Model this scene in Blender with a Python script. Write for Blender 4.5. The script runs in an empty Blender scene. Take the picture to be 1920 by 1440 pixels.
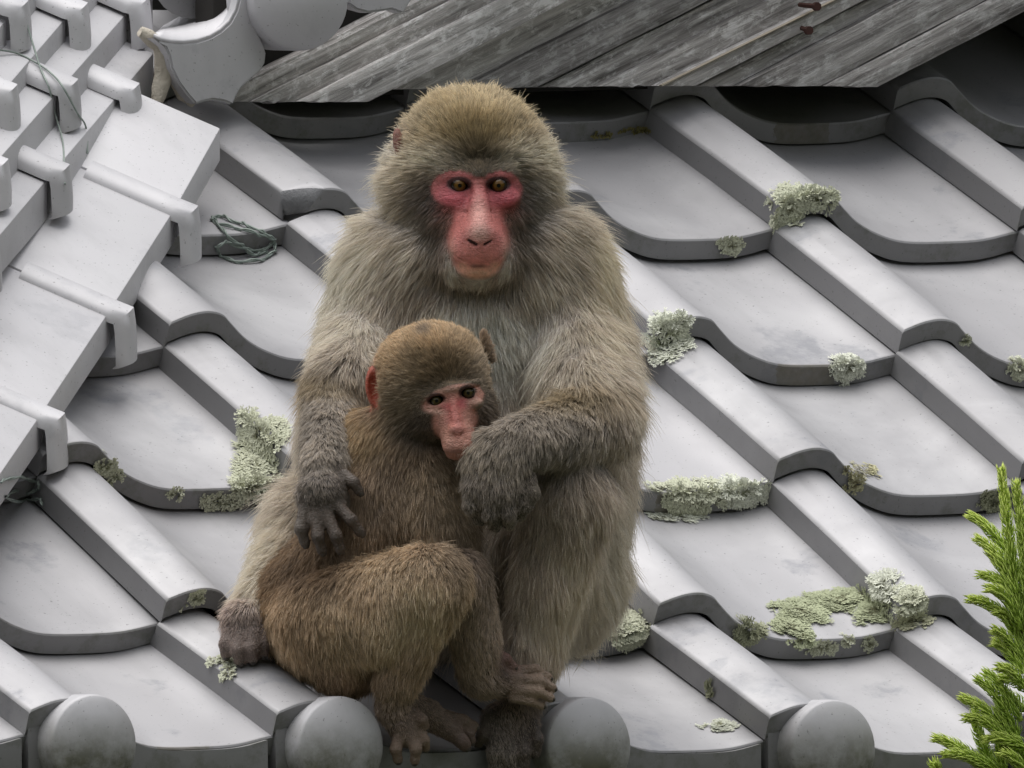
import bpy, bmesh, math, random
import numpy as np
from mathutils import Vector, Matrix, kdtree, noise as mnoise

random.seed(7)
RNG = np.random.default_rng(11)
SC = bpy.context.scene
COL = SC.collection

# ---------------------------------------------------------------- view frame
# One frame of reference for measuring: R_ points right along the picture,
# V_ points away from the photographer, Z_ up.  2069 units of the measuring
# grid are one metre at the subject.
S = 2069.0
DIST = 100.0
AZ = math.radians(33.0)
R_ = np.array([math.cos(AZ), -math.sin(AZ), 0.0])
V_ = np.array([math.sin(AZ), math.cos(AZ), 0.0])
Z_ = np.array([0.0, 0.0, 1.0])

# ---------------------------------------------------------------- camera
cam_d = bpy.data.cameras.new('camera')
cam = bpy.data.objects.new('camera', cam_d)
COL.objects.link(cam)
cam.location = Vector(-V_ * DIST)
cam.rotation_euler = (math.radians(90), 0, -AZ)
cam_d.sensor_width = 12.0
cam_d.lens = 12.0 * DIST / (1920.0 / S)
cam_d.clip_start = 1.0
cam_d.clip_end = 4000.0
SC.camera = cam

# ---------------------------------------------------------------- sky and sun (overcast)
world = bpy.data.worlds.new('World')
SC.world = world
world.use_nodes = True
wn = world.node_tree
wn.nodes.clear()
sky = wn.nodes.new('ShaderNodeTexSky')
sky.sky_type = 'NISHITA'
sky.sun_disc = False
sky.sun_elevation = math.radians(80)
sky.sun_rotation = math.radians(330)
sky.air_density = 1.0
sky.dust_density = 0.6
hs = wn.nodes.new('ShaderNodeHueSaturation')
hs.inputs['Saturation'].default_value = 0.16
bg = wn.nodes.new('ShaderNodeBackground')
bg.inputs['Strength'].default_value = 0.13
wo = wn.nodes.new('ShaderNodeOutputWorld')
wn.links.new(sky.outputs[0], hs.inputs['Color'])
wn.links.new(hs.outputs[0], bg.inputs['Color'])
wn.links.new(bg.outputs[0], wo.inputs['Surface'])

sun_d = bpy.data.lights.new('sun', 'SUN')
sun_d.energy = 1.5
sun_d.angle = math.radians(70)
sun_d.color = (1.0, 0.97, 0.92)
sun = bpy.data.objects.new('sun', sun_d)
COL.objects.link(sun)
el, rot = math.radians(80), math.radians(330)
sdir = Vector((math.sin(rot) * math.cos(el), math.cos(rot) * math.cos(el), math.sin(el)))
sun.rotation_euler = sdir.to_track_quat('Z', 'Y').to_euler()
sun.location = (0, -3, 8)

SC.view_settings.view_transform = 'Standard'
SC.view_settings.look = 'None'
SC.view_settings.gamma = 1.0
SC.view_settings.exposure = 0.78
SC.view_settings.use_curve_mapping = False
SC.render.engine = 'CYCLES'
SC.cycles.max_bounces = 6
SC.cycles.diffuse_bounces = 4
SC.cycles.use_denoising = True
try:
    SC.cycles_curves.shape = 'RIBBONS'
    SC.cycles_curves.subdivisions = 2
except Exception:
    pass

# ---------------------------------------------------------------- helpers
def W(px, py, c):
    """measuring grid (right, down, towards the viewer) -> world"""
    d = -c / S
    k = (DIST + d) / DIST
    return R_ * ((px - 960.0) / S * k) + Z_ * ((720.0 - py) / S * k) + V_ * d

def WA(P):
    P = np.asarray(P, dtype=np.float64)
    d = -P[:, 2] / S
    k = (DIST + d) / DIST
    return (((P[:, 0] - 960.0) / S * k)[:, None] * R_ + ((720.0 - P[:, 1]) / S * k)[:, None] * Z_
            + d[:, None] * V_)

def roof_c(px, py):
    """distance towards the viewer of the mean tile surface at a grid point"""
    return 0.649 * (1219 - px) + 2.06 * (py - 1183)

def obj(name, me, mat=None, parent=None, mats=None):
    o = bpy.data.objects.new(name, me)
    COL.objects.link(o)
    if mat is not None and len(me.materials) == 0:
        me.materials.append(mat)
    for m in mats or ():
        me.materials.append(m)
    if parent is not None:
        o.parent = parent
    return o

def tag(o, label=None, cat=None, group=None, kind=None):
    if label: o['label'] = label
    if cat: o['category'] = cat
    if group: o['group'] = group
    if kind: o['kind'] = kind
    return o

def empty(name, loc=(0, 0, 0)):
    o = bpy.data.objects.new(name, None)
    o.empty_display_size = 0.05
    COL.objects.link(o)
    o.location = loc
    return o

def mesh(name, verts, faces, smooth=None):
    me = bpy.data.meshes.new(name)
    me.from_pydata([tuple(map(float, v)) for v in verts], [], [tuple(map(int, f)) for f in faces])
    bm = bmesh.new(); bm.from_mesh(me)
    bmesh.ops.recalc_face_normals(bm, faces=bm.faces)
    bm.to_mesh(me); bm.free()
    if smooth is not None:
        me.shade_smooth()
        me.set_sharp_from_angle(angle=math.radians(smooth))
    return me

def bm_mesh(name, bm, smooth=None):
    bmesh.ops.recalc_face_normals(bm, faces=bm.faces)
    me = bpy.data.meshes.new(name)
    bm.to_mesh(me); bm.free()
    if smooth is not None:
        me.shade_smooth()
        me.set_sharp_from_angle(angle=math.radians(smooth))
    return me

def tube_verts(path, radii, nseg=6, cap=True):
    """tapered tube along a 3-D polyline -> verts, faces"""
    path = [np.asarray(p, float) for p in path]
    n = len(path)
    V, F = [], []
    ref = np.array([0.31, 0.17, 0.93])
    for i in range(n):
        t = path[min(i + 1, n - 1)] - path[max(i - 1, 0)]
        t = t / (np.linalg.norm(t) + 1e-12)
        a = np.cross(t, ref); a /= np.linalg.norm(a) + 1e-12
        b = np.cross(t, a)
        r = radii[i] if hasattr(radii, '__len__') else radii
        for k in range(nseg):
            an = 2 * math.pi * k / nseg
            V.append(path[i] + r * (math.cos(an) * a + math.sin(an) * b))
    for i in range(n - 1):
        for k in range(nseg):
            k2 = (k + 1) % nseg
            F.append((i * nseg + k, i * nseg + k2, (i + 1) * nseg + k2, (i + 1) * nseg + k))
    if cap:
        F.append(tuple(range(nseg - 1, -1, -1)))
        F.append(tuple((n - 1) * nseg + k for k in range(nseg)))
    return V, F

def merge(parts):
    V, F, o = [], [], 0
    for v, f in parts:
        V.extend(v)
        F.extend([tuple(i + o for i in q) for q in f])
        o += len(v)
    return V, F

# ---------------------------------------------------------------- materials
class NT:
    def __init__(self, name):
        self.m = bpy.data.materials.new(name)
        self.m.use_nodes = True
        self.t = self.m.node_tree
        self.t.nodes.clear()
        self.out = self.t.nodes.new('ShaderNodeOutputMaterial')
        self.p = self.t.nodes.new('ShaderNodeBsdfPrincipled')
        self.t.links.new(self.p.outputs[0], self.out.inputs['Surface'])
    def n(self, kind, **kw):
        nd = self.t.nodes.new(kind)
        for k, v in kw.items():
            setattr(nd, k, v)
        return nd
    def link(self, a, b):
        self.t.links.new(a, b)
    def coord(self, which='Object', scale=(1, 1, 1), jitter=True):
        tc = self.n('ShaderNodeTexCoord')
        mp = self.n('ShaderNodeMapping')
        mp.inputs['Scale'].default_value = scale
        self.link(tc.outputs[which], mp.inputs['Vector'])
        if jitter:
            oi = self.n('ShaderNodeObjectInfo')
            mu = self.n('ShaderNodeMath', operation='MULTIPLY')
            mu.inputs[1].default_value = 37.0
            self.link(oi.outputs['Random'], mu.inputs[0])
            cx = self.n('ShaderNodeCombineXYZ')
            for i in range(3):
                self.link(mu.outputs[0], cx.inputs[i])
            self.link(cx.outputs[0], mp.inputs['Location'])
        return mp.outputs[0]
    def noise(self, vec, scale, detail=4, rough=0.55, dist=0.0):
        nd = self.n('ShaderNodeTexNoise')
        nd.inputs['Scale'].default_value = scale
        nd.inputs['Detail'].default_value = detail
        nd.inputs['Roughness'].default_value = rough
        nd.inputs['Distortion'].default_value = dist
        self.link(vec, nd.inputs['Vector'])
        return nd.outputs['Fac']
    def ramp(self, fac, stops):
        nd = self.n('ShaderNodeValToRGB')
        cr = nd.color_ramp
        while len(cr.elements) < len(stops):
            cr.elements.new(0.5)
        for e, (p, c) in zip(cr.elements, stops):
            e.position = p
            e.color = (c, c, c, 1) if not hasattr(c, '__len__') else (*c, 1)
        self.link(fac, nd.inputs[0])
        return nd.outputs[0]
    def mix(self, fac, a, b, mode='MIX'):
        nd = self.n('ShaderNodeMix', data_type='RGBA', blend_type=mode)
        for sock, val in ((nd.inputs[0], fac), (nd.inputs[6], a), (nd.inputs[7], b)):
            if hasattr(val, 'links') or hasattr(val, 'is_linked'):
                self.link(val, sock)
            elif hasattr(val, '__len__'):
                sock.default_value = (*val[:3], 1)
            else:
                sock.default_value = val
        return nd.outputs[2]
    def math(self, op, a, b=None):
        nd = self.n('ShaderNodeMath', operation=op)
        for i, val in enumerate((a, b)):
            if val is None: continue
            if hasattr(val, 'is_linked'): self.link(val, nd.inputs[i])
            else: nd.inputs[i].default_value = val
        return nd.outputs[0]
    def bump(self, h, strength, dist=0.002):
        nd = self.n('ShaderNodeBump')
        nd.inputs['Strength'].default_value = strength
        nd.inputs['Distance'].default_value = dist
        self.link(h, nd.inputs['Height'])
        self.link(nd.outputs[0], self.p.inputs['Normal'])
    def base(self, sock): 
        if hasattr(sock, 'is_linked'): self.link(sock, self.p.inputs['Base Color'])
        else: self.p.inputs['Base Color'].default_value = (*sock, 1)
    def rough(self, sock):
        if hasattr(sock, 'is_linked'): self.link(sock, self.p.inputs['Roughness'])
        else: self.p.inputs['Roughness'].default_value = sock

def tile_material(name, tone=1.0, stain=0.0, metal=0.45, wear=1.0, shade_grime=1.0, moss=(-0.012, -0.05)):
    t = NT(name)
    v = t.coord('Object')
    oi = t.n('ShaderNodeObjectInfo')
    big = t.noise(v, 6, 3, 0.5)
    c = t.mix(big, (0.40 * tone, 0.393 * tone, 0.408 * tone), (0.47 * tone, 0.462 * tone, 0.476 * tone))
    # per tile firing tone
    rt = t.ramp(oi.outputs['Random'], [(0.0, 0.84), (0.5, 0.97), (1.0, 1.06)])
    c = t.mix(1.0, c, rt, 'MULTIPLY')
    # worn bluish patches with a ragged rim, a few per tile
    w1 = t.noise(v, 8, 7, 0.6, 0.1)
    worn = t.ramp(w1, [(0.60, 0.0), (0.64, 1.0)])
    w2 = t.noise(v, 60, 6, 0.7)
    worn = t.math('MULTIPLY', worn, t.ramp(w2, [(0.36, 0.25), (0.6, 1.0)]))
    worn = t.math('MULTIPLY', worn, 0.7 * wear)
    c = t.mix(worn, c, (0.27, 0.275, 0.30))
    # chalky film
    f1 = t.noise(v, 5, 5, 0.6, 0.3)
    film = t.math('MULTIPLY', t.ramp(f1, [(0.50, 0.0), (0.66, 1.0)]), 0.42)
    c = t.mix(film, c, (0.58, 0.575, 0.585))
    # dark specks and grit
    sp = t.noise(v, 320, 2, 0.5)
    c = t.mix(t.math('MULTIPLY', t.ramp(sp, [(0.68, 0.0), (0.74, 1.0)]), 0.55), c, (0.10, 0.10, 0.095))
    # streaks down the tile
    vs = t.coord('Object', (38, 7, 30))
    st = t.noise(vs, 1.0, 4, 0.6)
    c = t.mix(t.math('MULTIPLY', t.ramp(st, [(0.5, 0.0), (0.72, 1.0)]), 0.13), c, (0.22, 0.22, 0.225))
    if stain > 0:
        tc = t.n('ShaderNodeTexCoord')
        sx = t.n('ShaderNodeSeparateXYZ')
        t.link(tc.outputs['Object'], sx.inputs[0])
        low = t.ramp(sx.outputs[2], [(0.0, 1.0), (1.0, 0.0)])
        mp = t.n('ShaderNodeMapRange')
        mp.inputs[1].default_value = moss[0]; mp.inputs[2].default_value = moss[1]
        t.link(sx.outputs[2], mp.inputs[0])
        g = t.noise(v, 26, 7, 0.7)
        gm = t.math('MULTIPLY', mp.outputs[0], t.ramp(g, [(0.35, 0.1), (0.6, 1.0)]))
        gm = t.math('MULTIPLY', gm, stain)
        mcol = t.mix(t.noise(v, 120, 4), (0.055, 0.058, 0.03), (0.17, 0.165, 0.085))
        c = t.mix(gm, c, mcol)
    # brown weather stain in the middle of some front edges
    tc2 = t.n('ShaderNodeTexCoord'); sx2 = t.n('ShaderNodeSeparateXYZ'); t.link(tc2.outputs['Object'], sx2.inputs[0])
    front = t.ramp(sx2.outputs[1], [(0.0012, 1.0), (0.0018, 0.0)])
    wob = t.math('ADD', sx2.outputs[0], t.math('MULTIPLY', t.noise(v, 45, 6, 0.7), 0.045))
    b1 = t.math('GREATER_THAN', wob, 0.165); b2 = t.math('LESS_THAN', wob, 0.225)
    on = t.math('GREATER_THAN', oi.outputs['Random'], 0.74)
    sm = t.math('MULTIPLY', t.math('MULTIPLY', b1, b2), t.math('MULTIPLY', front, on))
    sm = t.math('MULTIPLY', sm, t.ramp(t.noise(v, 90, 5, 0.7), [(0.3, 0.45), (0.6, 0.95)]))
    c = t.mix(sm, c, t.mix(t.noise(v, 200, 4), (0.16, 0.14, 0.10), (0.36, 0.32, 0.25)))
    # shade painted into front edges and left walls, plus patchy dirt and lichen film
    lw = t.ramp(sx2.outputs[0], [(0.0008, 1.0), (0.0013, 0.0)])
    c = t.mix(t.math('MULTIPLY', t.math('MAXIMUM', front, lw), 0.52 * shade_grime), c, (0.15, 0.148, 0.145))
    gr = t.math('MULTIPLY', front, t.math('MULTIPLY', t.ramp(t.noise(v, 34, 7, 0.7), [(0.5, 0.0), (0.66, 1.0)]), 0.45 * shade_grime))
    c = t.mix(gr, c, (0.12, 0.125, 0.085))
    t.base(c)
    rg = t.ramp(t.noise(v, 14, 4), [(0.3, 0.5), (0.7, 0.64)])
    t.rough(rg)
    t.p.inputs['Metallic'].default_value = metal
    h = t.noise(v, 420, 3, 0.6)
    h2 = t.noise(v, 22, 3, 0.5)
    t.bump(t.math('ADD', t.math('MULTIPLY', h, 0.15), h2), 0.12, 0.0025)
    return t.m

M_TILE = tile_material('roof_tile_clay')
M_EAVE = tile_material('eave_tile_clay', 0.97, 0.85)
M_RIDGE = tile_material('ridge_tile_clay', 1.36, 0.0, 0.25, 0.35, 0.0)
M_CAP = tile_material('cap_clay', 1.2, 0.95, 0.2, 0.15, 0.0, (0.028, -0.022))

t = NT('broken_clay')
vv = t.coord()
t.base(t.mix(t.noise(vv, 160, 5, 0.7), (0.16, 0.16, 0.17), (0.36, 0.36, 0.37)))
t.rough(0.9); t.bump(t.noise(vv, 200, 5, 0.7), 0.8, 0.003)
M_BROKEN = t.m

t = NT('lime_plaster')
vv = t.coord()
t.base(t.mix(t.noise(vv, 40, 6, 0.65), (0.36, 0.31, 0.24), (0.68, 0.63, 0.54)))
t.rough(0.9); t.bump(t.noise(vv, 60, 6, 0.7), 0.9, 0.006)
M_PLASTER = t.m

t = NT('shade_black_timber')  # near-black colour holds the deep shade under the gable; also on sheathing
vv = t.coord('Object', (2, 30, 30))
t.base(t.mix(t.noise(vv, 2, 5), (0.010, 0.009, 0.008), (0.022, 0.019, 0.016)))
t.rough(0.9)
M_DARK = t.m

def plank_material():
    t = NT('weathered_board')
    v = t.coord('Object', (9, 170, 170))
    g1 = t.noise(v, 1.0, 7, 0.7, 0.4)
    v2 = t.coord('Object', (1.6, 30, 30))
    g2 = t.noise(v2, 1.0, 4, 0.6)
    c = t.mix(t.ramp(g1, [(0.3, 0.0), (0.72, 1.0)]), (0.12, 0.11, 0.105), (0.72, 0.69, 0.675))
    c = t.mix(t.math('MULTIPLY', t.ramp(g2, [(0.45, 0.0), (0.7, 1.0)]), 0.55), c, (0.30, 0.275, 0.26))
    # flaking pale film
    v3 = t.coord('Object', (48, 95, 95))
    fl = t.noise(v3, 1.0, 7, 0.75, 0.5)
    c = t.mix(t.math('MULTIPLY', t.ramp(fl, [(0.5, 0.0), (0.6, 1.0)]), 0.6), c, (0.8, 0.79, 0.785))
    v4 = t.coord('Object', (3, 45, 45))
    st = t.noise(v4, 1.0, 5, 0.7)
    c = t.mix(t.math('MULTIPLY', t.ramp(st, [(0.55, 0.0), (0.66, 1.0)]), 0.75), c, (0.05, 0.045, 0.042))
    v5 = t.coord('Object', (4, 25, 25))
    c = t.mix(t.math('MULTIPLY', t.ramp(t.noise(v5, 1.0, 5, 0.7), [(0.64, 0.0), (0.72, 1.0)]), 0.3), c, (0.30, 0.22, 0.15))
    oi = t.n('ShaderNodeObjectInfo')
    c = t.mix(1.0, c, t.ramp(oi.outputs['Random'], [(0.0, 0.75), (1.0, 1.5)]), 'MULTIPLY')
    t.base(c); t.rough(0.85)
    t.bump(t.math('ADD', g1, t.math('MULTIPLY', fl, 0.5)), 0.7, 0.004)
    return t.m
M_PLANK = plank_material()

t = NT('fresh_wood_edge')
vv = t.coord('Object', (4, 90, 90))
t.base(t.mix(t.noise(vv, 1, 5), (0.30, 0.26, 0.20), (0.50, 0.44, 0.35))); t.rough(0.8)
M_FRESH = t.m

t = NT('rusty_iron')
vv = t.coord()
t.base(t.mix(t.noise(vv, 300, 4), (0.03, 0.012, 0.010), (0.08, 0.028, 0.02))); t.rough(0.85)
M_RUST = t.m

t = NT('green_wire')
vv = t.coord()
t.base(t.mix(t.noise(vv, 150, 4), (0.16, 0.20, 0.18), (0.36, 0.41, 0.37))); t.rough(0.5)
t.p.inputs['Metallic'].default_value = 0.3
M_WIRE = t.m

t = NT('dark_soil')
vv = t.coord('Object', jitter=False)
t.base(t.mix(t.noise(vv, 3, 6), (0.03, 0.035, 0.02), (0.06, 0.06, 0.04))); t.rough(1.0)
M_GROUND = t.m

# ---------------------------------------------------------------- ground far below
GZ = -4.2
gme = mesh('ground', [(-1500, -1500, GZ), (1500, -1500, GZ), (1500, 1500, GZ), (-1500, 1500, GZ)], [(0, 1, 2, 3)])
tag(obj('ground', gme, M_GROUND), kind='structure')

# ================================================================ TILED ROOF
TW = 0.265
THK = 0.0195
ETILT = -0.008
_n2 = np.array([(1219 - 960) / S, 0, (720 - 1183) / S])
N20 = R_ * _n2[0] + Z_ * _n2[2]                       # front corner of the second course
dYZ = {1: (0.189, 0.1015), 2: (0.203, 0.1324), 3: (0.199, 0.1199), 4: (0.204, 0.1145), 5: (0.211, 0.1088),
       6: (0.213, 0.1065), 7: (0.214, 0.1055), 8: (0.215, 0.105), 9: (0.215, 0.105), 10: (0.215, 0.105)}
courseYZ = {2: (N20[1], N20[2])}
courseYZ[1] = (N20[1] - dYZ[1][0], N20[2] - dYZ[1][1])
for i in range(2, 11):
    courseYZ[i + 1] = (courseYZ[i][0] + dYZ[i][0], courseYZ[i][1] + dYZ[i][1])

def node(i, j):
    y, z = courseYZ[i]
    x = N20[0] + j * TW
    return np.array([x, y, z + ETILT * (x - N20[0])])

PROF = [(0.0, .0268), (.081, .0352), (.15, .038), (.21, .0346), (.253, .0257), (.332, .0095), (.43, -.0028),
        (.548, -.0106), (.727, -.0112), (.87, -.0090), (1.0, -.0015), (1.03, -0.003)]

def catmull(pts, n):
    pts = np.array(pts, float)
    out = []
    N = len(pts)
    for s in range(N - 1):
        p0 = pts[max(s - 1, 0)]; p1 = pts[s]; p2 = pts[s + 1]; p3 = pts[min(s + 2, N - 1)]
        for k in range(n):
            u = k / n
            out.append(0.5 * ((2 * p1) + (-p0 + p2) * u + (2 * p0 - 5 * p1 + 4 * p2 - p3) * u * u
                              + (-p0 + 3 * p1 - 3 * p2 + p3) * u ** 3))
    out.append(pts[-1])
    return np.array(out)

PR = catmull(PROF, 4)

def tile_mesh(name, L, eave=False):
    prof = [(PR[0][0], PR[0][1] - 0.0016, 0)] + [(0.006, PR[0][1] + .0006, 1)] + [(u, h, 1) for u, h in PR[1:]]
    n = len(prof)
    V, F = [], []
    rows = [(0.0, -0.0014), (0.0014, 0.0), (0.02, 0.0), (L * 0.5, 0.0006), (L - 0.002, 0.0), (L - 0.001, 0.0), (L + 0.035, 0.0)]
    for y, dz in rows:
        for u, h, _ in prof:
            V.append((u * TW, y, h + dz - (0.012 * max(0.0, 1 - u / 0.09) if y > L - 0.0015 else 0.0)))
    for y, dz in rows:
        for k, (u, h, _) in enumerate(prof):
            t_ = 0.0215 if k == 0 else (THK if u < 0.97 else THK * 0.97)
            V.append((u * TW, y + (0.0 if not eave else 0.0), h - t_))
    nr = len(rows)
    B = nr * n
    for r in range(nr - 1):
        for k in range(n - 1):
            a = r * n + k
            F.append((a, a + 1, a + n + 1, a + n))
            F.append((B + a, B + a + n, B + a + n + 1, B + a + 1))
        F.append((r * n, (r + 1) * n, B + (r + 1) * n, B + r * n))
        F.append((r * n + n - 1, B + r * n + n - 1, B + (r + 1) * n + n - 1, (r + 1) * n + n - 1))
    for k in range(n - 1):
        F.append((k, B + k, B + k + 1, k + 1))
        e = (nr - 1) * n
        F.append((e + k, e + k + 1, B + e + k + 1, B + e + k))
    return mesh(name, V, F, 32)

def frame_for(i):
    """upslope direction and normal of a tile lying in course i"""
    a = np.array(courseYZ[i]); b = np.array(courseYZ[i + 1])
    s = (b - a); L0 = np.linalg.norm(s); s = s / L0
    nrm = np.array([-s[1], s[0]])
    tgt = b - nrm * (THK + 0.0028)
    d = tgt - a
    L = np.linalg.norm(d)
    ang = math.atan2(d[1], d[0])
    return ang, L

def hip_side(x, y):
    """>0 on the tiled face, <0 beyond the hip line (plan view)"""
    hp = W(120, 560, roof_c(330, 560) - 20)
    p = np.array([0.683, -0.731])
    return (x - hp[0]) * p[0] + (y - hp[1]) * p[1]

roof = empty('tiled_roof', Vector(node(2, 0) + np.array([0, 0, -0.05])))
tag(roof, 'grey clay tile roof with wavy interlocking tiles the monkeys sit on', 'roof')
ROOF_INV = Vector(roof.location)

def ridge_cap_mesh():
    """domed round end of an eave tile: axis along -Y, centre at the origin"""
    rad, depth, dome = 0.0455, 0.060, 0.013
    V, F = [], []
    ns = 40
    rings = []
    prof_ = [(rad * 0.985, depth), (rad, 0.004), (rad * 0.985, 0.0)]
    Rs = (rad * rad + dome * dome) / (2 * dome)
    for q in (0.955, 0.85, 0.7, 0.5, 0.28):
        rr = rad * q
        yy = -(math.sqrt(Rs * Rs - rr * rr) - (Rs - dome))
        prof_.append((rr, yy))
    for rr, yy in prof_:
        for k in range(ns):
            a = 2 * math.pi * k / ns
            V.append((rr * math.cos(a), yy, rr * math.sin(a)))
    V.append((0, -dome, 0))
    m = len(prof_)
    for r in range(m - 1):
        for k in range(ns):
            k2 = (k + 1) % ns
            F.append((r * ns + k, r * ns + k2, (r + 1) * ns + k2, (r + 1) * ns + k))
    for k in range(ns):
        F.append(((m - 1) * ns + k, (m - 1) * ns + (k + 1) % ns, len(V) - 1))
    F.append(tuple(range(ns)))
    return mesh('round_cap', V, F, 50)

CAP_ME = ridge_cap_mesh()
PEND_ME = None
tile_objs = {}
for i in range(1, 10):
    ang, L = frame_for(i)
    me = tile_mesh('roof_tile' if i > 1 else 'eave_tile', L)
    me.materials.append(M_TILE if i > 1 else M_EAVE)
    for j in range(-6, 9):
        nd = node(i, j)
        rel = nd
        x_img = 960 + S * (rel @ R_); y_img = 720 - S * rel[2]
        if x_img < -620 or x_img > 2500 or y_img < -260:
            continue
        if hip_side(nd[0] + TW * 0.75, nd[1] + 0.02) < 0.0:
            continue
        o = obj('roof_tile' if i > 1 else 'eave_tile', me, None, roof)
        jr = lambda s: random.uniform(-s, s)
        o.location = Vector(nd) - ROOF_INV + Vector((jr(.0015), jr(.0015), jr(.0007)))
        o.rotation_euler = (ang + jr(.004), jr(.004) - math.atan(ETILT) * -1.0, jr(.004))
        tile_objs[(i, j)] = o
        if i == 1:
            # upright front apron of the eave tile
            if PEND_ME is None:
                Vp, Fp = [], []
                pts = [(max(u, 0.008), h) for u, h in PR if 0.0 <= u <= 0.995]
                m = len(pts)
                ca, sa = math.cos(-ang), math.sin(-ang)
                for (yy, top) in ((-0.004, 1), (-0.004, 0), (0.014, 0), (0.014, 1)):
                    for u, h in pts:
                        # apron stands vertical in the world: rotate back from tile tilt
                        z = h - 0.0015 if top else -0.085 
                        wy = yy + (-h * math.sin(ang) if top else 0.0) * 0
                        Vp.append((u * TW, wy * ca - z * sa * 1.0, wy * sa + z * ca))
                for q in range(4):
                    q2 = (q + 1) % 4
                    for k in range(m - 1):
                        Fp.append((q * m + k, q * m + k + 1, q2 * m + k + 1, q2 * m + k))
                Fp.append((0, m, 2 * m, 3 * m)); Fp.append((m - 1, 2 * m - 1, 3 * m - 1, 4 * m - 1))
                PEND_ME = mesh('apron', Vp, Fp, 35)
                PEND_ME.materials.append(M_EAVE)
            ap = obj('apron', PEND_ME, None, o)
            cp = obj('round_cap', CAP_ME, M_CAP, o)
            cp.rotation_euler = (-ang, 0, 0)
            cz, cy = -0.006, -0.028
            ca, sa = math.cos(-ang), math.sin(-ang)
            cp.location = (TW * 0.215, cy * ca - cz * sa, cy * sa + cz * ca)

# the tile whose raised corner has broken off
bt = tile_objs.get((5, 0))
if bt is not None:
    bme = bt.data.copy(); bme.name = 'broken_roof_tile'
    bm = bmesh.new(); bm.from_mesh(bme)
    geo = bm.verts[:] + bm.edges[:] + bm.faces[:]
    bmesh.ops.bisect_plane(bm, geom=geo, plane_co=(0.0, 0.024, 0.03), plane_no=Vector((-0.62, -0.72, 0.42)).normalized(), clear_outer=True)
    ed = [e for e in bm.edges if e.is_boundary]
    r_ = bmesh.ops.holes_fill(bm, edges=ed, sides=200)
    bme.materials.append(M_BROKEN)
    for f in r_['faces']:
        f.material_index = 1
    bm.normal_update()
    bm.to_mesh(bme); bm.free()
    bt.data = bme
    bt['label'] = 'roof tile with its raised corner broken off'

# sheathing under the tiles
dv = []
for i in range(1, 11):
    for x in (-1.6, 2.6):
        y, z = courseYZ[i]
        dv.append(Vector((x, y + (0.03 if i == 1 else 0), z - 0.058 + ETILT * (x - N20[0]))) - ROOF_INV)
# trim the left part along the hip
df = [(2 * k, 2 * k + 1, 2 * k + 3, 2 * k + 2) for k in range(9)]
dme = mesh('sheathing', dv, df)
bm = bmesh.new(); bm.from_mesh(dme)
hp = Vector(W(120, 560, roof_c(330, 560) - 20)) - ROOF_INV
bmesh.ops.bisect_plane(bm, geom=bm.verts[:] + bm.edges[:] + bm.faces[:], plane_co=hp,
                       plane_no=(-0.683, 0.731, 0), clear_outer=True)
bm.to_mesh(dme); bm.free()
obj('sheathing', dme, M_DARK, roof)
# unseen ring of dark slopes, added to shut off the low sky
hv, hf = [], []
NS = 48
for k in range(NS):
    a = 2 * math.pi * k / NS
    w_ = 1 + 0.18 * math.sin(3 * a + 1) + 0.1 * math.sin(7 * a)
    for (rad, hh) in ((190, GZ - 0.5), (240, 44 * w_), (300, 115 * w_), (420, 190 * w_)):
        hv.append((rad * math.cos(a), rad * math.sin(a), hh))
for k in range(NS):
    k2 = (k + 1) % NS
    for q in range(3):
        hf.append((k * 4 + q, k2 * 4 + q, k2 * 4 + q + 1, k * 4 + q + 1))
t = NT('sky_blocker_green')
vv = t.coord('Object', jitter=False)
t.base(t.mix(t.noise(vv, 0.12, 8, 0.7), (0.02, 0.03, 0.014), (0.07, 0.085, 0.04))); t.rough(1.0)
tag(obj('sky_blocker', mesh('sky_blocker', hv, hf), t.m), kind='structure')

# ================================================================ HIP RIDGE
PVEC = np.array([0.683, -0.731, 0.0])      # across the ridge, outward
HVEC = np.array([-0.731, -0.683, 0.0])     # along the ridge in plan, downhill
TILT = math.tan(math.radians(22.9))
A_REF = W(405, 262, roof_c(405, 300) + 230)  # outer edge of the bottom course at its upper end

def on_ridge(px, py, off):
    """point at a grid position lying on the upright plane `off` metres inside the outer edge"""
    q = A_REF - PVEC * off
    # solve d so that (point - q).PVEC = 0 (orthographic is near enough over this size)
    base = R_ * ((px - 960.0) / S) + Z_ * ((720.0 - py) / S)
    d = -((base - q) @ PVEC) / (V_ @ PVEC)
    return W(px, py, -d * S)

ridge = empty('hip_ridge', Vector(on_ridge(210, 585, 0.0)))
tag(ridge, 'stepped hip ridge of stacked flat grey tiles with half-round joint strips', 'roof ridge')
RIV = Vector(ridge.location)

def ridge_piece(name, e0, e1, off, width, thick, mat, parent, end_round=0.0):
    """flat tile whose outer top edge runs e0 -> e1 (grid points)"""
    p0 = on_ridge(*e0, off); p1 = on_ridge(*e1, off)
    inw = -PVEC * width + Z_ * (width * TILT)
    dn = -Z_ * thick
    ax = p1 - p0
    V = [p0, p1, p1 + inw, p0 + inw]
    V += [v + dn for v in V]
    bm = bmesh.new()
    vs = [bm.verts.new(Vector(v) - RIV) for v in V]
    for f in ((0, 1, 2, 3), (7, 6, 5, 4), (0, 4, 5, 1), (1, 5, 6, 2), (2, 6, 7, 3), (3, 7, 4, 0)):
        bm.faces.new([vs[i] for i in f])
    bmesh.ops.bevel(bm, geom=bm.edges[:], offset=0.0017, segments=2, profile=0.6, affect='EDGES')
    me = bm_mesh(name, bm, 40)
    return obj(name, me, mat, parent)

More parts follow.
